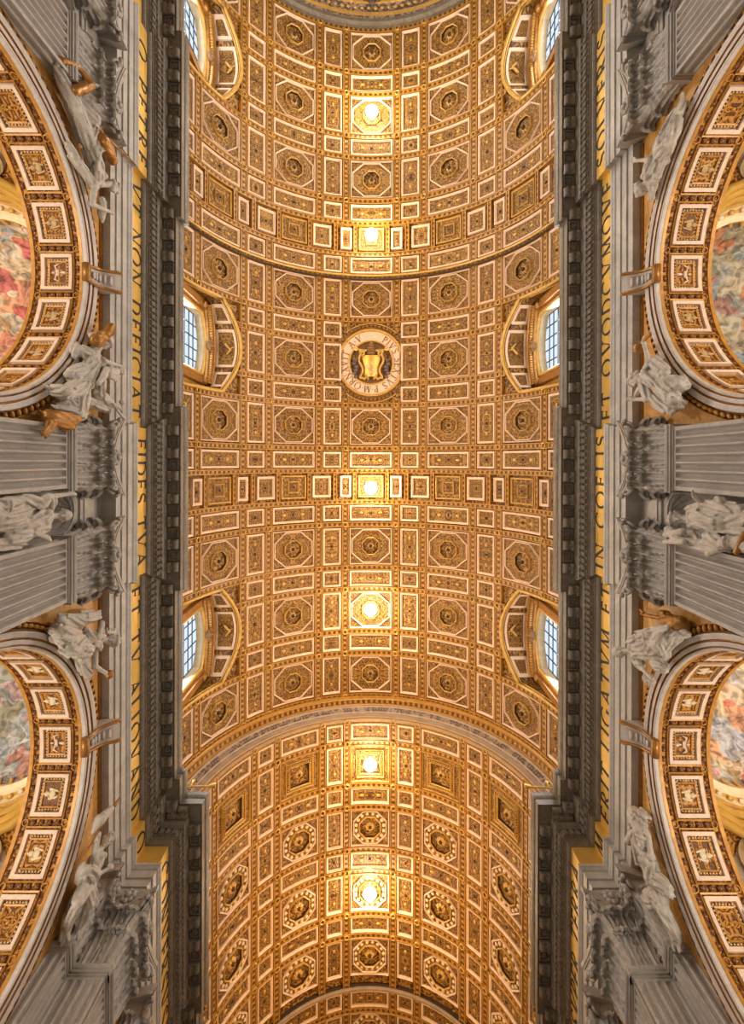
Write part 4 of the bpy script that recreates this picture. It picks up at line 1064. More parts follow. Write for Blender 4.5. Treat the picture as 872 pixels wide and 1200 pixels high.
# ------------------------------------------------------------------ clerestory windows in their recesses (left side at y = 0)
def make_window():
    root = empty('window_1'); XV, XG = 13.3, 13.85
    Xv = lambda y: (R1 - .02) * math.sin(math.acos((lun(y) - ZC) / (R1 - .02)))
    mb = MB(); n = 20
    mb.grid(lambda a, b_: (-(Xv((a - .5) * 2 * LW) + (14.2 - Xv((a - .5) * 2 * LW)) * b_), (a - .5) * 2 * LW, lun((a - .5) * 2 * LW) + .12), n, 3, uvfn=lambda a, b_: ((a - .5) * 2 * LW, b_ * 3))
    for sy in (-1, 1):       # cheeks
        x0 = Xv(LW)
        mb.grid(lambda a, b_: (-( (R1) * math.sin(math.acos(min(1, (31 + (lun(LW) - 31) * a - ZC) / R1))) + (14.2 - R1 * math.sin(math.acos(min(1, (31 + (lun(LW) - 31) * a - ZC) / R1)))) * b_), sy * LW, 31 + (lun(LW) + .12 - 31) * a), 8, 2, uvfn=lambda a, b_: (a * 6, b_ * 2))
    mb.build('recess', M['base'], root)
    # gilt rim where recess meets the vault
    mb = MB(); pts = [(-(Xv((a - .5) * 2 * LW)), (a - .5) * 2 * LW, lun((a - .5) * 2 * LW)) for a in [k / 24 for k in range(25)]]
    low = []
    for k in range(9):
        h = 31.2 + (lun(LW) - 31.2) * k / 8; low.append((-R1 * math.sin(math.acos((h - ZC) / R1)), -LW, h))
    full_ = low + pts + [(x, -y, h) for x, y, h in low[::-1]]
    mb.tube(full_, .13, 6); mb.tube([(x * 1.012 - .05, y * .97, h - .02) for x, y, h in full_], .07, 5); mb.build('rim', M['gilt'], root, True)
    # three framed panels under the recess arch
    for ya, yz in ((-3.3, -1.95), (-1.55, 1.55), (1.95, 3.3)):
        p = empty('soffit_panel', parent=root)
        def sp(a, b_, d, e): 
            y = ya + e + (yz - ya - 2 * e) * a; x0, x1 = Xv(y) + .30 + e, 12.75 - e
            return (-(x0 + (x1 - x0) * b_), y, lun(y) + .12 - d)
        mb = MB()
        per = [(k / 8, 0) for k in range(8)] + [(1, k / 3) for k in range(3)] + [(1 - k / 8, 1) for k in range(8)] + [(0, 1 - k / 3) for k in range(3)]
        A = [mb.vert(sp(a, b_, 0, 0)) for a, b_ in per]; B = [mb.vert(sp(a, b_, .14, .02)) for a, b_ in per]; C_ = [mb.vert(sp(a, b_, .12, .22)) for a, b_ in per]; D_ = [mb.vert(sp(a, b_, .03, .24)) for a, b_ in per]
        for P_, Q_ in ((A, B), (B, C_), (C_, D_)):
            for k in range(len(per)): mb.face((P_[k], P_[(k + 1) % len(per)], Q_[(k + 1) % len(per)], Q_[k]))
        mb.build('frame', M['white'], p)
        mb = MB(); mb.grid(lambda a, b_: sp(a, b_, .05, .22), 8, 3, uvfn=lambda a, b_: ((a - .5) * (yz - ya), (b_ - .5) * 1.5)); mb.build('panel', M['arab'], p)
        if yz - ya > 2:
            mb = MB(); mb.cap((-11.9, -.35, 38.85), (-11.5, .1, 38.85), .12, .09, 6); mb.cap((-11.5, .1, 38.85), (-11.8, .45, 38.85), .1, .06, 6); mb.cap((-11.6, 0, 38.85), (-11.25, -.1, 38.85), .09, .04, 6); mb.build('relief', M['gilt'], p, True)
    # wall round the window
    hw, hb, hc, hm = 2.25, 31.0, 37.0, 37.75
    top = lambda y: hm - (hm - hc) * (y / hw) ** 2
    mb = MB()
    mb.quad((-XV, -LW, 30), (-XV, -hw, 30), (-XV, -hw, 39), (-XV, -LW, 39)); mb.quad((-XV, hw, 30), (-XV, LW, 30), (-XV, LW, 39), (-XV, hw, 39))
    mb.grid(lambda a, b_: (-XV, (a - .5) * 2 * hw, top((a - .5) * 2 * hw) + (39.2 - top((a - .5) * 2 * hw)) * b_), 12, 1)
    mb.build('window_wall', M['base'], root)
    mb = MB()
    mb.grid(lambda a, b_: (-(XV + (XG - XV) * b_), (a - .5) * 2 * hw, top((a - .5) * 2 * hw)), 12, 1)
    for sy in (-1, 1): mb.quad((-XV, sy * hw, 30), (-XG, sy * hw, 30), (-XG, sy * hw, hc), (-XV, sy * hw, hc))
    mb.build('reveal', M['cream'], root)
    mb = MB()      # moulded surround
    path = [(-hw, 30.2)] + [(-hw, 30.2 + (hc - 30.2) * k / 4) for k in range(1, 5)] + [((k / 12 - .5) * 2 * hw, top((k / 12 - .5) * 2 * hw)) for k in range(1, 12)] + [(hw, 30.2 + (hc - 30.2) * k / 4) for k in (4, 3, 2, 1, 0)]
    for dx, dr, rr, mm in ((.05, .16, .16, 0), (.10, .42, .12, 1), (.03, .62, .10, 0)):
        mb.tube([(-XV + dx, y * (1 + dr / hw), h + dr * max(0, (h - 34) / 4)) for y, h in path], rr, 6, mm)
    mb.build('surround', [M['gilt'], M['bronze']], root, True)
    # segmental pediment
    ped = empty('pediment', parent=root)
    mb = MB(); arc = lambda y: 38.35 - .75 * (y / 3.1) ** 2
    prof = [(0, -.55), (.35, -.5), (.45, -.3), (.62, -.22), (.66, 0), (.72, .06), (.72, .16), (0, .25)]
    for (x0, h0), (x1, h1) in zip(prof, prof[1:]):
        mb.grid(lambda a, b_: (-XV + x0 + (x1 - x0) * b_, (a - .5) * 6.2, arc((a - .5) * 6.2) + h0 + (h1 - h0) * b_), 16, 1)
    for sy in (-1, 1): mb.face([mb.vert((-XV + x, sy * 3.1, arc(3.1) + h)) for x, h in prof])
    mb.build('cornice', M['bronze'], ped)
    mb = MB()
    for k in range(31):
        y = -3.0 + 6.0 * k / 30; mb.box(-XV + .45, -XV + .62, y - .06, y + .06, arc(y) - .42, arc(y) - .26)
    o = mb.build('dentils', M['gilt'], ped); o['kind'] = 'stuff'
    for sy in (-1, 1):
        mb = MB(); mb.box(-XV, -XV + .4, sy * 2.95 - .25, sy * 2.95 + .25, 31.2, 37.3); mb.ell((-XV + .42, sy * 2.95, 36.8), (.2, .3, .35), 10, 6); mb.build('bracket', M['bronze'], ped)
    mb = MB(); mb.ell((-XV + .42, 0, 37.9), (.24, .42, .36), 12, 8); mb.ell((-XV + .6, 0, 37.9), (.2, .2, .22), 10, 6)
    for sy in (-1, 1):
        mb.tube([(-XV + .5, sy * (.35 + .22 * math.cos(k * .6)), 37.85 + .22 * math.sin(k * .6)) for k in range(10)], .07, 6)
    mb.build('cartouche', M['ros'], ped, True)
    # leaded glass: four columns of panes, seven rows
    nc, nr = 5, 8; gw = 2 * hw / nc; gh = (hm - hb) / nr
    pane = MB(); pane.quad((0, -gw / 2 + .02, 0), (0, gw / 2 - .02, 0), (0, gw / 2 - .02, gh - .03), (0, -gw / 2 + .02, gh - .03)); pane = pane.mesh('pane', M['glass'])
    for i in range(nc):
        for j in range(nr):
            y = -hw + (i + .5) * gw
            if hb + j * gh < top(abs(y)) - .1: link('pane', pane, root, (-XG - .02, y, hb + j * gh + .02))
    lead = empty('glazing_bars', parent=root)
    for i in range(nc + 1):
        y = -hw + i * gw; mb = MB(); mb.box(-XG - .03, -XG + .03, y - .035, y + .035, hb - .5, max(hc, top(y))); mb.build('bar', M['lead'], lead)
    for j in range(nr + 1):
        h = hb + j * gh; mb = MB(); hh = hw if h < hc else hw * math.sqrt(max(0, (hm - h) / (hm - hc))); mb.box(-XG - .03, -XG + .03, -hh, hh, h - .03, h + .03); mb.build('bar', M['lead'], lead)
    return root
win0 = make_window(); k_ = 0
for s, nm in ((-1, 'left'), (1, 'right')):
    for i, wh in ((0, 'at the top edge'), (1, 'beside the medallion bay'), (2, 'nearest the stepped arch')):
        w = win0 if k_ == 0 else copy_tree(win0); k_ += 1
        w.name = 'window_%d' % k_; w.location = (0, BAYS[i], 0); w.rotation_euler = (0, 0, 0 if s < 0 else PI)
        tag(w, 'leaded clerestory window under gilt segmental pediment, %s wall, %s' % (nm, wh), None, 'clerestory windows', 'structure')
# ------------------------------------------------------------------ fluted pilasters with acanthus capitals
def leaf_mesh(w, h, curl, lob=5, cache={}):
    k = (w, h, curl)
    if k in cache: return cache[k]
    mb = MB()
    def fn(a, b):
        t = (a - .5) * 2; v = b; v0 = .62; rc = curl * .5
        ww = w / 2 * (0.78 + 0.36 * math.sin(PI * min(1, v * .75 + .1)))
        if v > .86: ww *= math.sqrt(max(.04, 1 - ((v - .86) / .14) ** 2))
        lb = math.sin(v * PI * 2 * lob)
        ww *= 1 + 0.13 * lb * abs(t) ** 2
        rib = .075 * math.cos(t * PI * 3.0) + .05 * lb * abs(t)
        hz = h - rc * 1.1
        if v < v0: x = .05 + .12 * (v / v0) ** 2; z = hz * v / v0; nx, nz = 1, 0
        else:
            ph = (v - v0) / (1 - v0) * PI * .92; x = .17 + rc * (1 - math.cos(ph)); z = hz + rc * 1.15 * math.sin(ph); nx, nz = math.cos(ph), -math.sin(ph)
        x += nx * rib - .16 * t * t * (1 - .5 * v); z += nz * rib
        return (x, t * ww, z)
    mb.grid(fn, 18, 30)
    me = mb.mesh('leaf', M['capm'], True); cache[k] = me
    return me
def spiral(mb, c, ax, up, r, turns, rad, n=26, m=0):
    c = Vector(c); ax = Vector(ax).normalized(); up = Vector(up).normalized()
    pts = []; rr = []
    for k in range(n):
        t = k / (n - 1); a = turns * 2 * PI * t; q = r * (1 - .85 * t)
        pts.append(c + ax * q * math.cos(a) + up * q * math.sin(a)); rr.append(rad * (1 - .5 * t))
    mb.tube(pts, rr, 6, m)
ZB, ZK, ZT = -1.6, 21.0, 24.6
def make_pilaster(width=2.75, depth=0.8, nf=7, leaves=True, left_corner=True, right_corner=True):
    root = empty('pilaster')
    # shaft: a fluted front, plain sides
    mb = MB(); W0, W1 = width * 1.05, width; m_ = 0.11
    zt = ZK - .62; seg = 6
    cols = [(-.5, 0)]
    fw = (1.0 - 2 * 0.045) / nf
    for i in range(nf):
        a = -.5 + .045 + i * fw
        cols += [(a + fw * .10, 0)] + [(a + fw * (.10 + .80 * j / seg), math.sin(PI * j / seg)) for j in range(seg + 1)] + [(a + fw * .90, 0)]
    cols.append((.5, 0))
    rows = [(ZB, 1), (8.0, 1), (zt, 1)] + [(zt + .20 * math.sin(q), math.cos(q)) for q in (.4, .8, 1.1, 1.35)] + [(zt + .205, 0), (ZK, 0)]
    idx = []
    for z, k in rows:
        w = W0 + (W1 - W0) * (z - ZB) / (ZK - ZB); idx.append([mb.vert((depth - .2 * d * (k if d else 0), u * w, z)) for u, d in cols])
    for A, B in zip(idx, idx[1:]):
        for j in range(len(A) - 1): mb.face((A[j], A[j + 1], B[j + 1], B[j]))
    ns = 2 if depth > .6 else 1; fs = 1.0 / ns; sc_ = [(0, 0)]
    for i in range(ns):
        sc_ += [(fs * (i + .14), 0)] + [(fs * (i + .14 + .72 * j / seg), math.sin(PI * j / seg)) for j in range(seg + 1)] + [(fs * (i + .86), 0)]
    sc_.append((1, 0))
    for sg in (-1, 1):
        idx = []
        for z, k in rows:
            w = W0 + (W1 - W0) * (z - ZB) / (ZK - ZB); idx.append([mb.vert((depth * u, sg * (w / 2 - .13 * d * (k if d else 0)), z)) for u, d in sc_])
        for A, B in zip(idx, idx[1:]):
            for j in range(len(A) - 1): mb.face((A[j], A[j + 1], B[j + 1], B[j]))
    mb.build('shaft', M['grey'], root)
    mb = MB(); hw = width / 2
    for z0, z1, e in ((ZK - .30, ZK - .22, .05), (ZK - .22, ZK, .13)):
        mb.box(-.02, depth + e, -hw - e, hw + e, z0, z1)
    mb.tube([(depth + .10, -hw - .1, ZK - .02), (depth + .10, hw + .1, ZK - .02)], .12, 8)
    mb.build('collar', M['grey'], root)
    cap = empty('capital', parent=root)
    mb = MB()         # bell
    def bell(z): t = (z - ZK) / (24.15 - ZK); return depth - .02 + .22 * t ** 3, hw - .06 + .22 * t ** 3
    n = 8
    for k in range(n):
        z0, z1 = ZK + (24.15 - ZK) * k / n, ZK + (24.15 - ZK) * (k + 1) / n
        (d0, w0), (d1, w1) = bell(z0), bell(z1)
        mb.quad((d0, -w0, z0), (d0, w0, z0), (d1, w1, z1), (d1, -w1, z1))
        for sg in (-1, 1): mb.quad((0, sg * w0, z0), (d0, sg * w0, z0), (d1, sg * w1, z1), (0, sg * w1, z1))
    mb.build('bell', M['capm'], cap)
    # concave abacus
    mb = MB(); cw = hw + .58; cd_, md_ = depth + .58, depth + .02; nseg = 20
    def front(t): return md_ + (cd_ - md_) * abs(2 * t - 1) ** 1.8, -cw + 2 * cw * t
    for z0, z1, e in ((24.12, 24.30, -.10), (24.30, 24.40, -.04), (24.40, 24.6, 0)):
        P = [front(k / nseg) for k in range(nseg + 1)]
        P = [(x + e, y * (1 + e * .1)) for x, y in P]; P = [(0, -hw - .25)] + [(P[0][0] - .22, P[0][1] - .0)] + P + [(P[-1][0] - .22, P[-1][1])] + [(0, hw + .25)]
        a = [mb.vert((x, y, z0)) for x, y in P]; b_ = [mb.vert((x, y, z1)) for x, y in P]
        for k in range(len(P) - 1): mb.face((a[k], a[k + 1], b_[k + 1], b_[k]))
        bc = mb.vert((.0, 0, z0))
        for k in range(len(P) - 1): mb.face((bc, a[k + 1], a[k]))
    mb.build('abacus', M['capm'], cap)
    # leaves, two tiers, front then returns
    n1 = max(1, int(round(width / .92))); l1 = leaf_mesh(.74, 1.40, .40); l2 = leaf_mesh(.72, 2.40, .50)
    for i in range(n1):
        link('leaf', l1, cap, (depth + .03, (i + .5 - n1 / 2) * width / n1, ZK + .02))
    for i in range(n1 + 1):
        y = (i - n1 / 2) * (width - .5) / n1
        link('leaf', l2, cap, (depth - .02, y, ZK + .02))
    for sg in (-1, 1):
        link('leaf', l1, cap, (depth * .5, sg * (hw + .02), ZK + .02), (0, 0, sg * PI / 2)); link('leaf', l2, cap, (depth * .45, sg * (hw - .03), ZK + .02), (0, 0, sg * PI / 2))
    # corner volutes on their stalks, inner helices, flower
    for sg in (-1, 1):
        mb = MB(); c = Vector((depth + .30, sg * (hw + .22), 23.78)); ax = Vector((.7, sg * .7, 0))
        mb.tube([(depth + .1, sg * hw * .55, 22.6), (depth + .16, sg * hw * .75, 23.3), (depth + .22, sg * (hw + .02), 23.9), tuple(c + ax * .2 + Vector((0, 0, .26)))], [.10, .11, .12, .12], 6)
        for e in (-.09, .09): spiral(mb, c + Vector((-sg * e * .7 * sg, e, 0)), ax, (0, 0, 1), .34, 1.6, .10)
        mb.ell(c, (.13, .13, .13), 8, 6); mb.build('volute', M['capm'], cap, True)
        mb = MB(); mb.tube([(depth + .08, sg * hw * .5, 22.6), (depth + .14, sg * hw * .38, 23.2), (depth + .18, sg * hw * .2, 23.75)], .08, 6)
        spiral(mb, (depth + .18, sg * hw * .26, 23.66), (0, -sg, 0), (0, 0, 1), .22, 1.4, .07); mb.build('helix', M['capm'], cap, True)
    mb = MB()
    for k in range(8):
        a = 2 * PI * k / 8; mb.ell((depth + .20, .26 * math.cos(a), 24.32 + .26 * math.sin(a)), (.12, .15, .15), 8, 5)
    mb.ell((depth + .30, 0, 24.32), (.14, .17, .17), 8, 6); mb.build('flower', M['capm'], cap, True)
    return root
pil0 = make_pilaster(); pilh = make_pilaster(1.25, .8, 3); pile = make_pilaster(1.72, .35, 4)
used = set()
def put_pil(proto, x, y, rz, label):
    o = proto if proto not in used else copy_tree(proto); used.add(proto)
    o.location = (x, y, 0); o.rotation_euler = (0, 0, rz); tag(o, label, 'pilaster', 'fluted nave pilasters')
for s, nm in ((-1, 'left'), (1, 'right')):
    rz = 0 if s < 0 else PI
    put_pil(pil0, s * XW, 2.3 - 2.48, rz, 'fluted grey pilaster directly above the %s niche statue' % nm)
    put_pil(pil0, s * XW, 2.3 + 2.48, rz, 'fluted grey pilaster directly below the %s niche statue' % nm)
    put_pil(pil0, s * XW, -20.7 + 2.48, rz, 'fluted grey pilaster near the top edge beside the upper %s arch' % nm)
    put_pil(pil0, s * XW, -20.7 - 2.48, rz, 'fluted grey pilaster cut off by the top edge, %s wall' % nm)
    put_pil(pilh, s * XW, 21.95, rz, 'narrow fluted strip pilaster beside the lower %s arch' % nm)
    put_pil(pile, s * 12.36, 22.80, -PI / 2, 'fluted pilaster facing the nave on the %s corner pier' % nm)
    put_pil(pil0, s * 12.3, 24.02, rz, 'fluted pilaster round the corner of the %s lower pier' % nm)
    put_pil(pil0, s * 12.3, 28.98, rz, 'fluted pilaster at the bottom edge, %s wall' % nm)

# ------------------------------------------------------------------ lamps hanging in the crown of the vaults
def make_lamp():
    root = empty('vault_lamp')
    mb = MB(); mb.tube([(0, 0, 0), (0, 0, -.75)], .035, 6); mb.ell((0, 0, -.02), (.16, .16, .06), 10, 5); mb.build('stem', M['iron'], root)
    mb = MB()
    for k in range(12):
        a0, a1 = 2 * PI * k / 12, 2 * PI * (k + 1) / 12
    mb.tube([(.42 * math.cos(2 * PI * k / 24), .42 * math.sin(2 * PI * k / 24), -.80) for k in range(25)], .04, 6, cap=False)
    for k in range(4):
        a = PI / 4 + PI / 2 * k; mb.tube([(0, 0, -.72), (.42 * math.cos(a), .42 * math.sin(a), -.80)], .025, 5)
    mb.build('ring', M['iron'], root)
    mb = MB(); mb.ell((0, 0, -1.02), (.56, .56, .34), 18, 10); mb.build('globe', M['glow'], root, True)
    return root
lamp0 = make_lamp(); k_ = 0
for y, R, lb in ((BAYS[0] + .25, R1, 'glowing vault lamp nearest the entrance vault at the top'), (PIERS[0], R1, 'glowing vault lamp between the top windows and the medallion'), (PIERS[1] + .1, R1, 'glowing vault lamp in the small panel band at the centre'),
                 (BAYS[2] - .3, R1, 'glowing vault lamp between the two lowest windows'), (26.6, R2, 'glowing vault lamp among the square coffers of the narrow vault'), (37.95, R2, 'lowest glowing vault lamp in the narrow vault')):
    l = lamp0 if k_ == 0 else copy_tree(lamp0); k_ += 1
    l.location = (0, y, ZC + R + .12); tag(l, lb, 'lamp', 'vault lamps')
    pl = bpy.data.lights.new('lamp_light', 'POINT'); pl.energy = L_LAMP; pl.color = (1.0, 0.80, 0.50); pl.shadow_soft_size = .4
    po = bpy.data.objects.new('lamp_light', pl); COL.objects.link(po); po.location = (0, y, ZC + R - 1.5)
# ------------------------------------------------------------------ statues: one continuous draped body each
def W3(px, py, x):
    """the point of the picture at distance x from the nave axis"""
    h = abs(x) * F / abs(px - PX); return Vector((math.copysign(x, px - PX), (py - PY) * h / F, h))
from mathutils import noise
def solid(mb, name, mat, parent, voxel=0.05, smooth=2, folds=None):
    """fuse overlapping closed pieces into one skin"""
    me = mb.mesh('tmp', mat); o = bpy.data.objects.new('tmp', me); COL.objects.link(o)
    r = o.modifiers.new('r', 'REMESH'); r.mode = 'VOXEL'; r.voxel_size = voxel; r.use_smooth_shade = True
    s = o.modifiers.new('s', 'SMOOTH'); s.factor = .5; s.iterations = smooth
    dg = bpy.context.evaluated_depsgraph_get()
    m2 = bpy.data.meshes.new_from_object(o.evaluated_get(dg)); m2.name = name
    bpy.data.objects.remove(o); bpy.data.meshes.remove(me)
    if not m2.materials: m2.materials.append(mat)
    if folds:            # carve drapery folds into the skin, away from head, hands and bare limbs
        ax, keep, amp, sd = folds; u = ax.orthogonal().normalized(); v = ax.cross(u); of = Vector((sd * 3.7, sd * 1.3, sd * 2.1))
        nm = [x.normal.copy() for x in m2.vertices]
        for i, vt in enumerate(m2.vertices):
            p = vt.co; k = 1.0
            for c, r in keep:
                k = min(k, max(0.0, ((p - c).length - r) / .15))
            if k <= 0: continue
            wv = noise.noise_vector(p * .7 + of) * .5; q = p + wv
            s_ = Vector((q.dot(u) * 2.5, q.dot(v) * 2.5, q.dot(ax) * .42))
            n1 = abs(noise.noise(s_ + of)); n2 = abs(noise.noise(s_ * 2.1 + of))
            vt.co = p + nm[i] * (amp * k * ((min(n1, .35) / .35) * 1.0 - .6 + .18 * (min(n2, .3) / .3 - .5)))
        m2.update()
    return link(name, m2, parent)
def robe(mb, A, B, ra, rb, n, rng, amp=.2, twist=.5):
    """a draped limb: tapered core with deep fold ridges sweeping along it"""
    A, B = Vector(A), Vector(B); mb.cap(A, B, ra * .82, rb * .82, 12)
    d = (B - A); ln = d.length
    if ln < .05: return
    d.normalize(); u = d.orthogonal().normalized(); v = d.cross(u)
    w0 = max(.08, .185 * max(ra, rb)); n = max(6, int(2 * PI * max(ra, rb) / (w0 * 2.9))); tw = rng.choice((-1, 1)) * rng.uniform(.25, .9)
    for i in range(n):
        a = 2 * PI * (i + rng.uniform(-.25, .25)) / n; f0, f1 = rng.uniform(-.12, .22), rng.uniform(.8, 1.15); ph = rng.uniform(0, 6)
        w = w0 * rng.uniform(.75, 1.25); pts = []; rr = []
        for q in range(8):
            s = q / 7; f = f0 + (f1 - f0) * s; r = (ra + (rb - ra) * min(1, max(0, f))) * .96
            an = a + tw * (f - .5) + .16 * math.sin(ph + 4 * f)
            pts.append(A + d * ln * f + (u * math.cos(an) + v * math.sin(an)) * r); rr.append(w * (.35 + .75 * math.sin(PI * (.12 + .76 * s))))
        mb.tube(pts, rr, 6)
def hand(mb, wrist, tip, k=1.0, spread=.5):
    wrist, tip = Vector(wrist), Vector(tip); d = tip - wrist
    d = d.normalized() if d.length > 1e-4 else Vector((0, 0, -1)); u = d.orthogonal().normalized(); v = d.cross(u)
    palm = wrist + d * .20 * k; mb.cap(wrist, palm, .10 * k, .115 * k, 8)
    for j, (o_, L) in enumerate(((-.10, .22), (-.035, .27), (.03, .25), (.09, .19))):
        b0 = palm + u * o_ * k; b1 = b0 + (d + u * o_ * spread * 2).normalized() * L * .55 * k; b2 = b1 + (d + v * .55).normalized() * L * .5 * k
        mb.cap(b0, b1, .042 * k, .038 * k, 6); mb.cap(b1, b2, .038 * k, .03 * k, 6)
    t0 = wrist + d * .08 * k - u * .09 * k; t1 = t0 + (d - u * .9).normalized() * .16 * k; mb.cap(t0, t1, .045 * k, .04 * k, 6); mb.cap(t1, t1 + d * .10 * k, .04 * k, .03 * k, 6)
def head(mb, c, face, up, k=1.0, hair='bun', rng=random):
    c = Vector(c); f = Vector(face).normalized(); up = Vector(up); up = (up - f * up.dot(f)).normalized(); r = f.cross(up)
    Mx = Matrix((r, f, up)).transposed(); P = lambda x, y, z: c + k * (r * x + f * y + up * z)
    mb.ell(P(0, 0, .05), (.245 * k, .285 * k, .30 * k), 14, 10, 0, Mx)           # skull
    mb.ell(P(0, .08, -.14), (.175 * k, .19 * k, .22 * k), 12, 8, 0, Mx)         # jaw
    mb.cap(P(0, .27, .06), P(0, .345, -.07), .030 * k, .052 * k, 6)             # nose
    mb.cap(P(-.13, .245, .10), P(.13, .245, .10), .036 * k, .036 * k, 6)        # brow
    for s in (-1, 1):
        mb.ell(P(s * .095, .235, .035), .034 * k, 6, 5); mb.ell(P(s * .12, .19, -.08), (.06 * k, .06 * k, .06 * k), 6, 5); mb.ell(P(s * .245, .0, .0), (.03 * k, .05 * k, .08 * k), 6, 5)
    mb.cap(P(-.06, .265, -.165), P(.06, .265, -.165), .026 * k, .026 * k, 6); mb.ell(P(0, .25, -.29), .055 * k, 6, 5)
    n = 16 if hair != 'bald' else 0
    for i in range(n):
        a = rng.uniform(-1, 1) * 2.3 + PI; e = rng.uniform(-.2, 1.3)
        q = P(.25 * math.sin(a) * math.cos(e), .02 + .27 * math.cos(a) * math.cos(e) if True else 0, .05 + .30 * math.sin(e)); mb.ell(q, .085 * k, 7, 5)
    for i in range(9 if hair != 'bald' else 0):
        a = -1.1 + 2.2 * i / 8; mb.ell(P(.25 * math.sin(a), .19 * math.cos(a) + .03, .21 + .05 * math.cos(a)), .075 * k, 6, 5)
    if hair == 'bun': mb.ell(P(0, -.33, .08), .14 * k, 8, 6)
    if hair == 'veil':
        for i in range(7):
            a = -1.4 + 2.8 * i / 6; mb.cap(P(.25 * math.sin(a), -.18 * math.cos(a), .26), P(.33 * math.sin(a), -.26 * math.cos(a) - .05, -.42), .10 * k, .13 * k, 6)
    if hair == 'beard':
        for i in range(8): mb.cap(P(-.13 + .037 * i, .20, -.24), P(-.10 + .03 * i, .22, -.46 - .06 * math.sin(i)), .06 * k, .04 * k, 6)
def statue(name, label, J, k=1.0, seed=1, hair='bun', cat='statue', group='spandrel statues', face=None, extra=None, mat='stat', bare=(), voxel=.032):
    """J: joints in world space; the body grows from them as one skin"""
    rng = random.Random(seed); J = {a: Vector(b) for a, b in J.items()}
    base = J.get('base', J['pelvis']); root = empty(name, tuple(base)); tag(root, label, cat, group)
    mb = MB(); o = base
    L = lambda n: J[n] - o
    nk, pv, hd = L('neck'), L('pelvis'), L('head'); up = (nk - pv).normalized()
    inward = Vector((-math.copysign(1, base.x), 0, 0))
    face = Vector(face) if face is not None else inward
    side = (face - up * face.dot(up)).normalized().cross(up)
    chest = pv.lerp(nk, .68)
    robe(mb, pv, chest, .40 * k, .38 * k, 12, rng, .22); mb.cap(chest, nk - up * .10 * k, .38 * k, .19 * k, 12)
    mb.cap(nk - up * .05, hd - up * .12, .15 * k, .14 * k, 10)
    for s in (-1, 1): mb.ell(chest + side * s * .20 * k + face * .26 * k + up * .08, .19 * k, 10, 7)
    head(mb, hd, face if 'look' not in J else (J['look'] - J['head']), (hd - nk).normalized() if (hd - nk).length > .1 else up, k * 1.15, hair, rng)
    for s, n in ((-1, 'L'), (1, 'R')):
        if 'elb' + n not in J: continue
        sh = nk - up * .22 * k + side * s * .42 * k
        if (L('elb' + n) - (nk + side * s)).length > (L('elb' + n) - (nk - side * s)).length: sh = nk - up * .22 * k - side * s * .42 * k
        e, h = L('elb' + n), L('hand' + n); mb.ell(sh, .21 * k, 10, 7); mb.cap(nk - up * .16 * k, sh, .2 * k, .2 * k, 8)
        if n in bare: mb.cap(sh, e, .17 * k, .135 * k, 10)
        else: robe(mb, sh, e, .20 * k, .18 * k, 7, rng, .22)
        mb.cap(e, h, .135 * k, .085 * k, 10); hand(mb, h, h + (h - e), k)
    for n in ('L', 'R'):
        if 'knee' + n not in J: continue
        kn, ft = L('knee' + n), L('foot' + n); hip = pv
        robe(mb, hip, kn, .38 * k, .27 * k, 9, rng, .24); robe(mb, kn, ft, .27 * k, .21 * k, 9, rng, .26); mb.ell(kn, .27 * k, 10, 8)
        fd = (face * .6 + Vector((0, 0, -.3)) + (ft - kn).normalized() * .6).normalized(); mb.cap(ft, ft + fd * .42 * k, .13 * k, .09 * k, 8)
        for t in range(4): mb.cap(ft + fd * .40 * k + side * (t - 1.5) * .05 * k, ft + fd * .5 * k + side * (t - 1.5) * .06 * k, .04 * k, .03 * k, 5)
    for A, B, ra, rb, n in (extra or []):
        robe(mb, Vector(A) - o, Vector(B) - o, ra * .78, rb * .78, n, rng, .26, .8)
    keep = [(hd, .36 * k)]
    for n in ('L', 'R'):
        if 'hand' + n in J: keep.append((L('hand' + n), .42 * k))
        if n in bare and 'elb' + n in J: keep += [(L('elb' + n).lerp(L('hand' + n), q), .22 * k) for q in (0, .33, .66)]
        if 'foot' + n in J: keep.append((L('foot' + n), .3 * k))
    ax = (pv - (L('footL') + L('footR')) * .5).normalized()
    solid(mb, 'body', M[mat], root, voxel, 1, (ax, keep, .035 * k, seed))
    return root, o
def part(root, o, name, mat, build, voxel=None):
    mb = MB(); build(mb, lambda p: Vector(p) - o)
    if voxel: solid(mb, name, M[mat], root, voxel * .8, 1, (Vector((.3, .5, .8)).normalized(), [], .05, len(name)) if mat == 'bronze' else None)
    else: mb.build(name, M[mat], root, True)
XS = 13.45
def P(px, py, x=XS): return W3(px, py, x)

# left wall, from the top of the picture down
r, o = statue('reclining_statue', 'reclining draped statue on the upper left arch, feet at top, reaching hand below',
    dict(head=P(131, 219, 13.25), neck=P(117, 219, 13.35), pelvis=P(104, 172, 13.4), kneeL=P(88, 128, 13.2), kneeR=P(110, 142, 13.0), footL=P(66, 82, 13.5), footR=P(84, 112, 13.4),
         elbL=P(107, 240, 13.3), handL=P(128, 249, 13.2), elbR=P(112, 198, 13.1), handR=P(117, 178, 13.0), look=P(143, 232, 12.9), base=P(100, 170, 13.8)), .95, 3, 'bun', bare=('L',),
    extra=[(P(96, 150), P(72, 95), .5, .3, 10), (P(100, 165), P(84, 120), .52, .42, 10), (P(86, 185, 13.5), P(110, 222, 13.5), .26, .22, 8), (P(118, 235, 13.5), P(119, 260, 13.5), .28, .14, 7), (P(78, 170, 13.6), P(95, 200, 13.6), .18, .16, 6)])
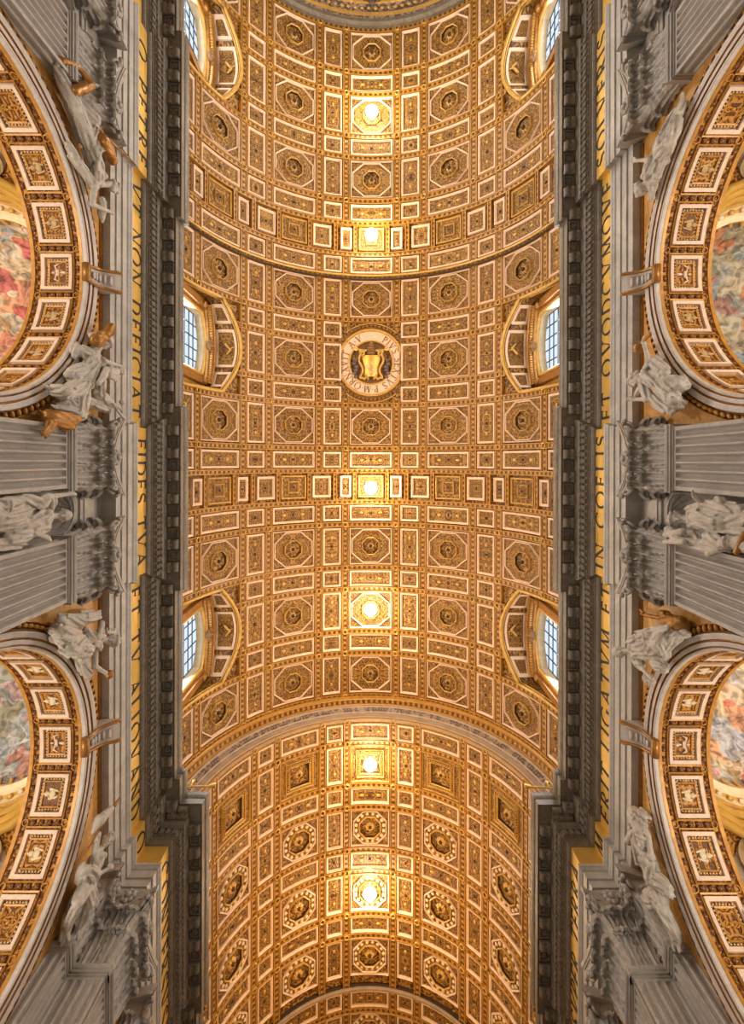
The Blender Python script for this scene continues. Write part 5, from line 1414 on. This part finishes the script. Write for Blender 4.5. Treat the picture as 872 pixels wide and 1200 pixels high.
def gilded_arm(mb, q):  # arm coloured gold to carry the warm reflected light on it
    mb.cap(q(P(86, 108, 13.1)), q(P(105, 100, 12.9)), .24, .22, 10); mb.cap(q(P(105, 100, 12.9)), q(P(90, 79, 13.1)), .22, .15, 10); mb.cap(q(P(90, 79, 13.1)), q(P(72, 72, 13.3)), .16, .14, 8); hand(mb, q(P(74, 73, 13.3)), q(P(66, 69, 13.4)), 1.1)
part(r, o, 'gilded_arm', 'bronze', gilded_arm, .05)
def gilded_child(mb, q):
    mb.cap(q(P(118, 165, 13.0)), q(P(128, 180, 12.9)), .34, .25, 10); mb.cap(q(P(122, 172, 12.9)), q(P(116, 155, 13.0)), .2, .16, 8); mb.ell(q(P(131, 188, 12.9)), .25, 10, 8); mb.cap(q(P(128, 180, 12.8)), q(P(122, 168, 12.7)), .15, .12, 8)
part(r, o, 'gilded_child', 'bronze', gilded_child, .05)
part(r, o, 'staff', 'bronze', lambda mb, q: mb.tube([q(P(112, 150, 12.9)), q(P(158, 194, 12.6))], .05, 6))

r, o = statue('seated_statue', 'seated draped woman holding an infant on the upper left arch, gilded beast below',
    dict(head=P(121, 401, 13.2), neck=P(113, 413, 13.3), pelvis=P(96, 452, 13.4), kneeL=P(78, 461, 12.9), kneeR=P(92, 486, 13.0), footL=P(60, 458, 13.5), footR=P(66, 480, 13.5),
         elbL=P(122, 424, 12.9), handL=P(138, 429, 12.8), elbR=P(118, 465, 13.1), handR=P(136, 476, 12.9), look=P(130, 425, 12.6), base=P(88, 470, 13.8)), 1.0, 5, 'veil',
    extra=[(P(93, 412, 13.6), P(110, 418, 13.4), .42, .3, 9), (P(80, 440), P(104, 432), .34, .4, 9), (P(112, 462, 13.3), P(130, 474, 13.1), .4, .22, 9), (P(76, 470, 13.3), P(96, 488, 13.3), .36, .38, 10), (P(104, 472, 13.3), P(128, 482, 13.2), .28, .2, 7), (P(90, 405, 13.7), P(86, 418, 13.7), .2, .2, 6)])
def infant(mb, q):
    head(mb, q(P(141, 436, 12.7)), (-.2, .3, -.6) if False else (.6, .3, -.5), (.2, 0, 1), .75, 'bald'); mb.cap(q(P(126, 437, 12.9)), q(P(134, 437, 12.8)), .28, .24, 10); mb.cap(q(P(128, 441, 12.8)), q(P(136, 446, 12.7)), .15, .12, 8); mb.cap(q(P(124, 434, 12.8)), q(P(118, 446, 12.8)), .17, .13, 8); mb.cap(q(P(123, 440, 12.8)), q(P(115, 450, 12.8)), .16, .12, 8)
part(r, o, 'infant', 'stat', infant, .03)
part(r, o, 'gilded_headdress', 'bronze', lambda mb, q: (mb.cap(q(P(113, 400, 13.1)), q(P(131, 387, 13.0)), .34, .2, 10), mb.cap(q(P(124, 394, 12.9)), q(P(130, 384, 12.9)), .2, .2, 8)), .05)
part(r, o, 'gilded_beast', 'bronze', lambda mb, q: (mb.cap(q(P(58, 490, 13.3)), q(P(78, 495, 13.2)), .36, .42, 12), mb.cap(q(P(78, 495, 13.1)), q(P(90, 492, 13.0)), .26, .2, 10), mb.cap(q(P(90, 489, 13.0)), q(P(93, 483, 13.0)), .09, .04, 6), mb.cap(q(P(58, 496, 13.0)), q(P(50, 510, 12.9)), .15, .08, 8), mb.cap(q(P(64, 498, 13.0)), q(P(54, 513, 12.9)), .14, .07, 8), mb.cap(q(P(52, 488, 13.4)), q(P(46, 482, 13.5)), .1, .05, 6)), .05)
part(r, o, 'sceptre', 'stat', lambda mb, q: (mb.tube([q(P(132, 474, 12.8)), q(P(147, 494, 12.7))], .07, 6), mb.ell(q(P(143, 472, 12.8)), .16, 8, 6)))

r, o = statue('seated_statue', 'seated draped woman with bowed crowned head on the lower left arch',
    dict(head=P(131, 751, 13.0), neck=P(119, 751, 13.2), pelvis=P(94, 752, 13.4), kneeL=P(72, 742, 12.9), kneeR=P(84, 763, 12.7), footL=P(63, 738, 13.5), footR=P(74, 760, 13.4),
         elbL=P(120, 731, 13.1), handL=P(118, 742, 12.8), elbR=P(112, 782, 13.2), handR=P(124, 789, 13.0), look=P(133, 751, 11.5), base=P(88, 752, 13.8)), 1.0, 8, 'bun', face=(1, .1, -.15), bare=('L', 'R'),
    extra=[(P(93, 725, 13.5), P(114, 722, 13.5), .34, .32, 9), (P(72, 728, 13.4), P(92, 730, 13.3), .34, .36, 10), (P(92, 765, 13.0), P(106, 762, 12.9), .46, .34, 10), (P(96, 772, 13.4), P(104, 792, 13.4), .34, .26, 9), (P(102, 738, 13.1), P(116, 760, 13.1), .24, .24, 8), (P(64, 740, 13.5), P(70, 752, 13.4), .3, .3, 8)])
part(r, o, 'coronet', 'stat', lambda mb, q: [mb.cap(q(P(126, 742, 12.95)), q(P(135, 742, 12.95)), .09, .09, 6)] + [mb.cap(q(P(126 + i * 3, 742, 12.95)), q(P(126 + i * 3, 737, 12.9)), .08, .04, 6) for i in range(4)], .035)
part(r, o, 'gilded_globe', 'bronze', lambda mb, q: mb.ell(q(P(129, 791, 12.9)), .22, 12, 8))

r, o = statue('standing_statue', 'slender draped figure raising a gilt spear with banner on the lower left arch',
    dict(head=P(127, 986, 13.1), neck=P(119, 994, 13.2), pelvis=P(105, 1032, 13.3), kneeL=P(92, 1060, 13.0), kneeR=P(106, 1062, 12.9), footL=P(80, 1090, 13.4), footR=P(92, 1088, 13.3),
         elbL=P(117, 978, 13.2), handL=P(114, 982, 13.1), elbR=P(116, 1026, 12.9), handR=P(126, 1020, 12.7), look=P(136, 982, 12.5), base=P(86, 1080, 13.8)), .88, 11, 'bun', bare=('L', 'R'),
    extra=[(P(101, 1022, 13.2), P(112, 1030, 13.0), .40, .36, 9), (P(100, 1040), P(108, 1064), .5, .46, 11), (P(94, 1050), P(84, 1080), .42, .3, 10), (P(98, 1015, 13.4), P(94, 1034, 13.4), .22, .26, 7), (P(82, 1080, 13.5), P(74, 1108, 13.5), .24, .14, 7)])
part(r, o, 'spear', 'bronze', lambda mb, q: (mb.tube([q(P(104, 994, 13.1)), q(P(142, 935, 12.8))], [.06, .05], 6), mb.cap(q(P(136, 944, 12.85)), q(P(142, 935, 12.8)), .10, .03, 6)))
part(r, o, 'banner', 'stat', lambda mb, q: (mb.cap(q(P(110, 976, 13.2)), q(P(118, 962, 13.1)), .10, .28, 10), mb.cap(q(P(118, 962, 13.1)), q(P(132, 948, 12.95)), .26, .14, 10)), .05)

# right wall, from the top down
r, o = statue('reclining_statue', 'reclining draped statue on the upper right arch, head lowest and one arm stretched out',
    dict(head=P(750, 220, 13.1), neck=P(758, 214, 13.25), pelvis=P(773, 182, 13.4), kneeL=P(778, 158, 13.1), kneeR=P(784, 166, 13.0), footL=P(799, 120, 13.5), footR=P(794, 138, 13.4),
         elbL=P(760, 186, 13.0), handL=P(747, 187, 12.8), elbR=P(771, 206, 13.2), handR=P(777, 193, 13.2), look=P(741, 224, 12.9), base=P(775, 180, 13.8)), .9, 14, 'bun',
    extra=[(P(771, 166), P(775, 184), .32, .36, 10), (P(785, 145), P(796, 128), .34, .22, 10), (P(786, 152, 13.6), P(776, 188, 13.6), .2, .22, 8), (P(762, 204, 13.3), P(765, 222, 13.4), .26, .2, 8), (P(764, 222, 13.5), P(762, 234, 13.5), .18, .1, 6)])
r, o = statue('seated_statue', 'seated draped woman raising a gilt vase on the upper right arch',
    dict(head=P(745, 443, 13.1), neck=P(753, 437, 13.25), pelvis=P(779, 450, 13.4), kneeL=P(796, 452, 13.0), kneeR=P(790, 468, 12.8), footL=P(802, 450, 13.5), footR=P(797, 476, 13.4),
         elbL=P(760, 422, 13.1), handL=P(755, 404, 13.0), elbR=P(760, 467, 13.0), handR=P(744, 467, 12.8), look=P(738, 460, 12.7), base=P(786, 456, 13.8)), 1.0, 17, 'bun', bare=('L',),
    extra=[(P(766, 422, 13.3), P(780, 436, 13.3), .34, .30, 9), (P(776, 450, 13.0), P(790, 460, 12.9), .52, .42, 11), (P(764, 465, 13.2), P(785, 480, 13.2), .36, .26, 9), (P(778, 446, 13.3), P(802, 446, 13.4), .28, .26, 8), (P(786, 474, 13.3), P(802, 472, 13.4), .22, .2, 7), (P(756, 450, 13.2), P(744, 464, 13.0), .2, .14, 7)])
part(r, o, 'gilded_vase', 'bronze', lambda mb, q: (mb.ell(q(P(748, 407, 13.0)), (.28, .28, .3), 12, 8), mb.cap(q(P(750, 403, 13.0)), q(P(762, 390, 12.9)), .1, .06, 8)))
r, o = statue('seated_statue', 'seated draped woman with legs crossed on the lower right arch, gilded child behind',
    dict(head=P(727, 763, 13.0), neck=P(740, 762, 13.2), pelvis=P(768, 762, 13.4), kneeL=P(762, 742, 12.9), kneeR=P(776, 748, 12.7), footL=P(788, 740, 13.4), footR=P(780, 768, 13.3),
         elbL=P(748, 746, 13.1), handL=P(764, 752, 12.8), elbR=P(752, 782, 13.1), handR=P(762, 792, 13.0), look=P(722, 766, 11.8), base=P(775, 760, 13.8)), 1.0, 21, 'bald', face=(-1, .15, -.2),
    extra=[(P(752, 746, 13.1), P(786, 738, 13.1), .40, .30, 10), (P(772, 758, 12.9), P(794, 744, 13.1), .46, .28, 10), (P(770, 776, 13.1), P(780, 782, 13.0), .40, .26, 9), (P(744, 752, 13.3), P(748, 778, 13.3), .30, .28, 9), (P(795, 742, 13.4), P(808, 742, 13.4), .2, .16, 7)])
part(r, o, 'gilded_child', 'bronze', lambda mb, q: (mb.cap(q(P(786, 728, 13.5)), q(P(798, 732, 13.5)), .4, .42, 10), mb.ell(q(P(780, 720, 13.5)), .26, 10, 8), mb.cap(q(P(778, 724, 13.5)), q(P(756, 720, 13.5)), .12, .08, 8), mb.cap(q(P(754, 718, 13.6)), q(P(750, 714, 13.6)), .12, .06, 6)), .05)
part(r, o, 'mask', 'stat', lambda mb, q: (head(mb, q(P(762, 796, 13.2)), (-1, .2, -.2), (0, 0, 1), .8, 'beard')), .03)
r, o = statue('standing_statue', 'slender draped figure lifting a shaggy lion skin on the lower right arch',
    dict(head=P(755, 985, 13.1), neck=P(758, 996, 13.2), pelvis=P(772, 1040, 13.3), kneeL=P(766, 1062, 12.9), kneeR=P(778, 1066, 13.0), footL=P(790, 1098, 13.4), footR=P(797, 1100, 13.4),
         elbL=P(746, 988, 13.1), handL=P(744, 966, 13.1), elbR=P(761, 978, 13.2), handR=P(754, 958, 13.3), look=P(746, 990, 12.6), base=P(785, 1085, 13.8)), .92, 24, 'bun', bare=('L', 'R'),
    extra=[(P(762, 1018, 13.2), P(770, 1034, 13.1), .40, .46, 10), (P(772, 1030, 13.2), P(786, 1046, 13.2), .40, .30, 9), (P(762, 1048, 13.0), P(772, 1062, 13.0), .46, .40, 10), (P(778, 1060, 13.2), P(794, 1096, 13.3), .34, .32, 10), (P(745, 975, 13.3), P(752, 1010, 13.3), .26, .3, 8), (P(796, 1100, 13.5), P(800, 1112, 13.5), .2, .12, 6)])
def lion(mb, q):
    rng = random.Random(5); mb.cap(q(P(746, 955, 13.4)), q(P(754, 975, 13.3)), .42, .36, 10)
    for i in range(40): mb.ell(q(P(748 + rng.uniform(-9, 11), 962 + rng.uniform(-12, 18), 13.2 + rng.uniform(-.1, .2))), .13, 6, 5)
    mb.cap(q(P(753, 948, 13.5)), q(P(763, 958, 13.5)), .13, .1, 8); mb.cap(q(P(738, 985, 13.3)), q(P(741, 978, 13.3)), .2, .2, 8)
part(r, o, 'lion_skin', 'stat', lion, .05)

# niche figures between the centre pilasters
r, o = statue('niche_statue', 'bareheaded saint statue with one arm raised in the left wall niche',
    dict(head=P(73, 605, 13.5), neck=P(60, 606, 13.6), pelvis=P(22, 610, 13.6), kneeL=P(-8, 600, 13.3), kneeR=P(-10, 616, 13.4), footL=P(-70, 600, 13.6), footR=P(-70, 620, 13.6),
         elbL=P(60, 583, 13.3), handL=P(80, 580, 13.1), elbR=P(36, 624, 13.1), handR=P(52, 630, 13.0), look=P(78, 607, 12.2), base=W3(-70, 610, 13.8)), .98, 31, 'bald', group='niche statues', face=(1, .1, -.35),
    extra=[(P(50, 592, 13.4), P(20, 585, 13.5), .30, .30, 9), (P(46, 620, 13.3), P(10, 632, 13.3), .30, .34, 10), (P(30, 600, 13.2), P(-6, 606, 13.1), .40, .42, 11), (P(56, 582, 13.3), P(44, 594, 13.3), .26, .24, 8), (P(24, 638, 13.4), P(-20, 640, 13.4), .24, .3, 8), (P(26, 588, 13.3), P(-4, 592, 13.2), .2, .24, 7)])
def cherub(mb, q):
    head(mb, q(P(4, 594, 13.0)), (.7, .1, -.5), (.1, 0, 1), .8, 'curl'); mb.cap(q(P(-8, 596, 13.1)), q(P(-30, 600, 13.2)), .3, .34, 10); mb.cap(q(P(-2, 600, 13.0)), q(P(12, 604, 12.9)), .14, .1, 8)
part(r, o, 'cherub', 'stat', cherub, .03)
r, o = statue('niche_statue', 'bearded saint statue with open book and angel in the right wall niche',
    dict(head=P(795, 607, 13.4), neck=P(807, 608, 13.5), pelvis=P(846, 615, 13.6), kneeL=P(880, 606, 13.3), kneeR=P(882, 622, 13.4), footL=P(940, 604, 13.6), footR=P(940, 622, 13.6),
         elbL=P(824, 592, 13.2), handL=P(818, 585, 13.0), elbR=P(822, 636, 13.1), handR=P(800, 630, 12.9), look=P(788, 609, 12.0), base=W3(940, 610, 13.8)), .98, 37, 'beard', group='niche statues', face=(-1, .1, -.35),
    extra=[(P(815, 606, 13.2), P(848, 612, 13.2), .38, .44, 12), (P(826, 590, 13.3), P(868, 598, 13.3), .26, .36, 9), (P(830, 628, 13.2), P(850, 640, 13.1), .34, .3, 9), (P(842, 584, 13.3), P(850, 594, 13.3), .22, .22, 7), (P(812, 636, 13.2), P(838, 642, 13.2), .28, .24, 8)])
def book(mb, q):
    a, b_ = q(P(780, 626, 12.9)), q(P(800, 622, 12.8)); mb.cap(a, b_, .12, .16, 8); mb.cap(q(P(779, 634, 12.9)), q(P(802, 634, 12.8)), .10, .14, 8); mb.cap(q(P(784, 620, 13.0)), q(P(796, 632, 12.9)), .2, .22, 8)
part(r, o, 'open_book', 'stat', book, .05)
def angel(mb, q):
    head(mb, q(P(858, 634, 12.7)), (-.6, .1, -.6), (-.2, 0, 1), .85, 'curl'); mb.cap(q(P(868, 636, 12.8)), q(P(890, 640, 12.9)), .3, .36, 10); mb.cap(q(P(848, 638, 13.0)), q(P(830, 648, 13.1)), .2, .12, 8); mb.cap(q(P(848, 634, 13.0)), q(P(826, 645, 13.1)), .16, .1, 8)
part(r, o, 'angel', 'stat', angel, .03)
part(r, o, 'gilded_tablet', 'bronze', lambda mb, q: (mb.cap(q(P(864, 645, 12.6)), q(P(872, 626, 12.6)), .14, .14, 4)))
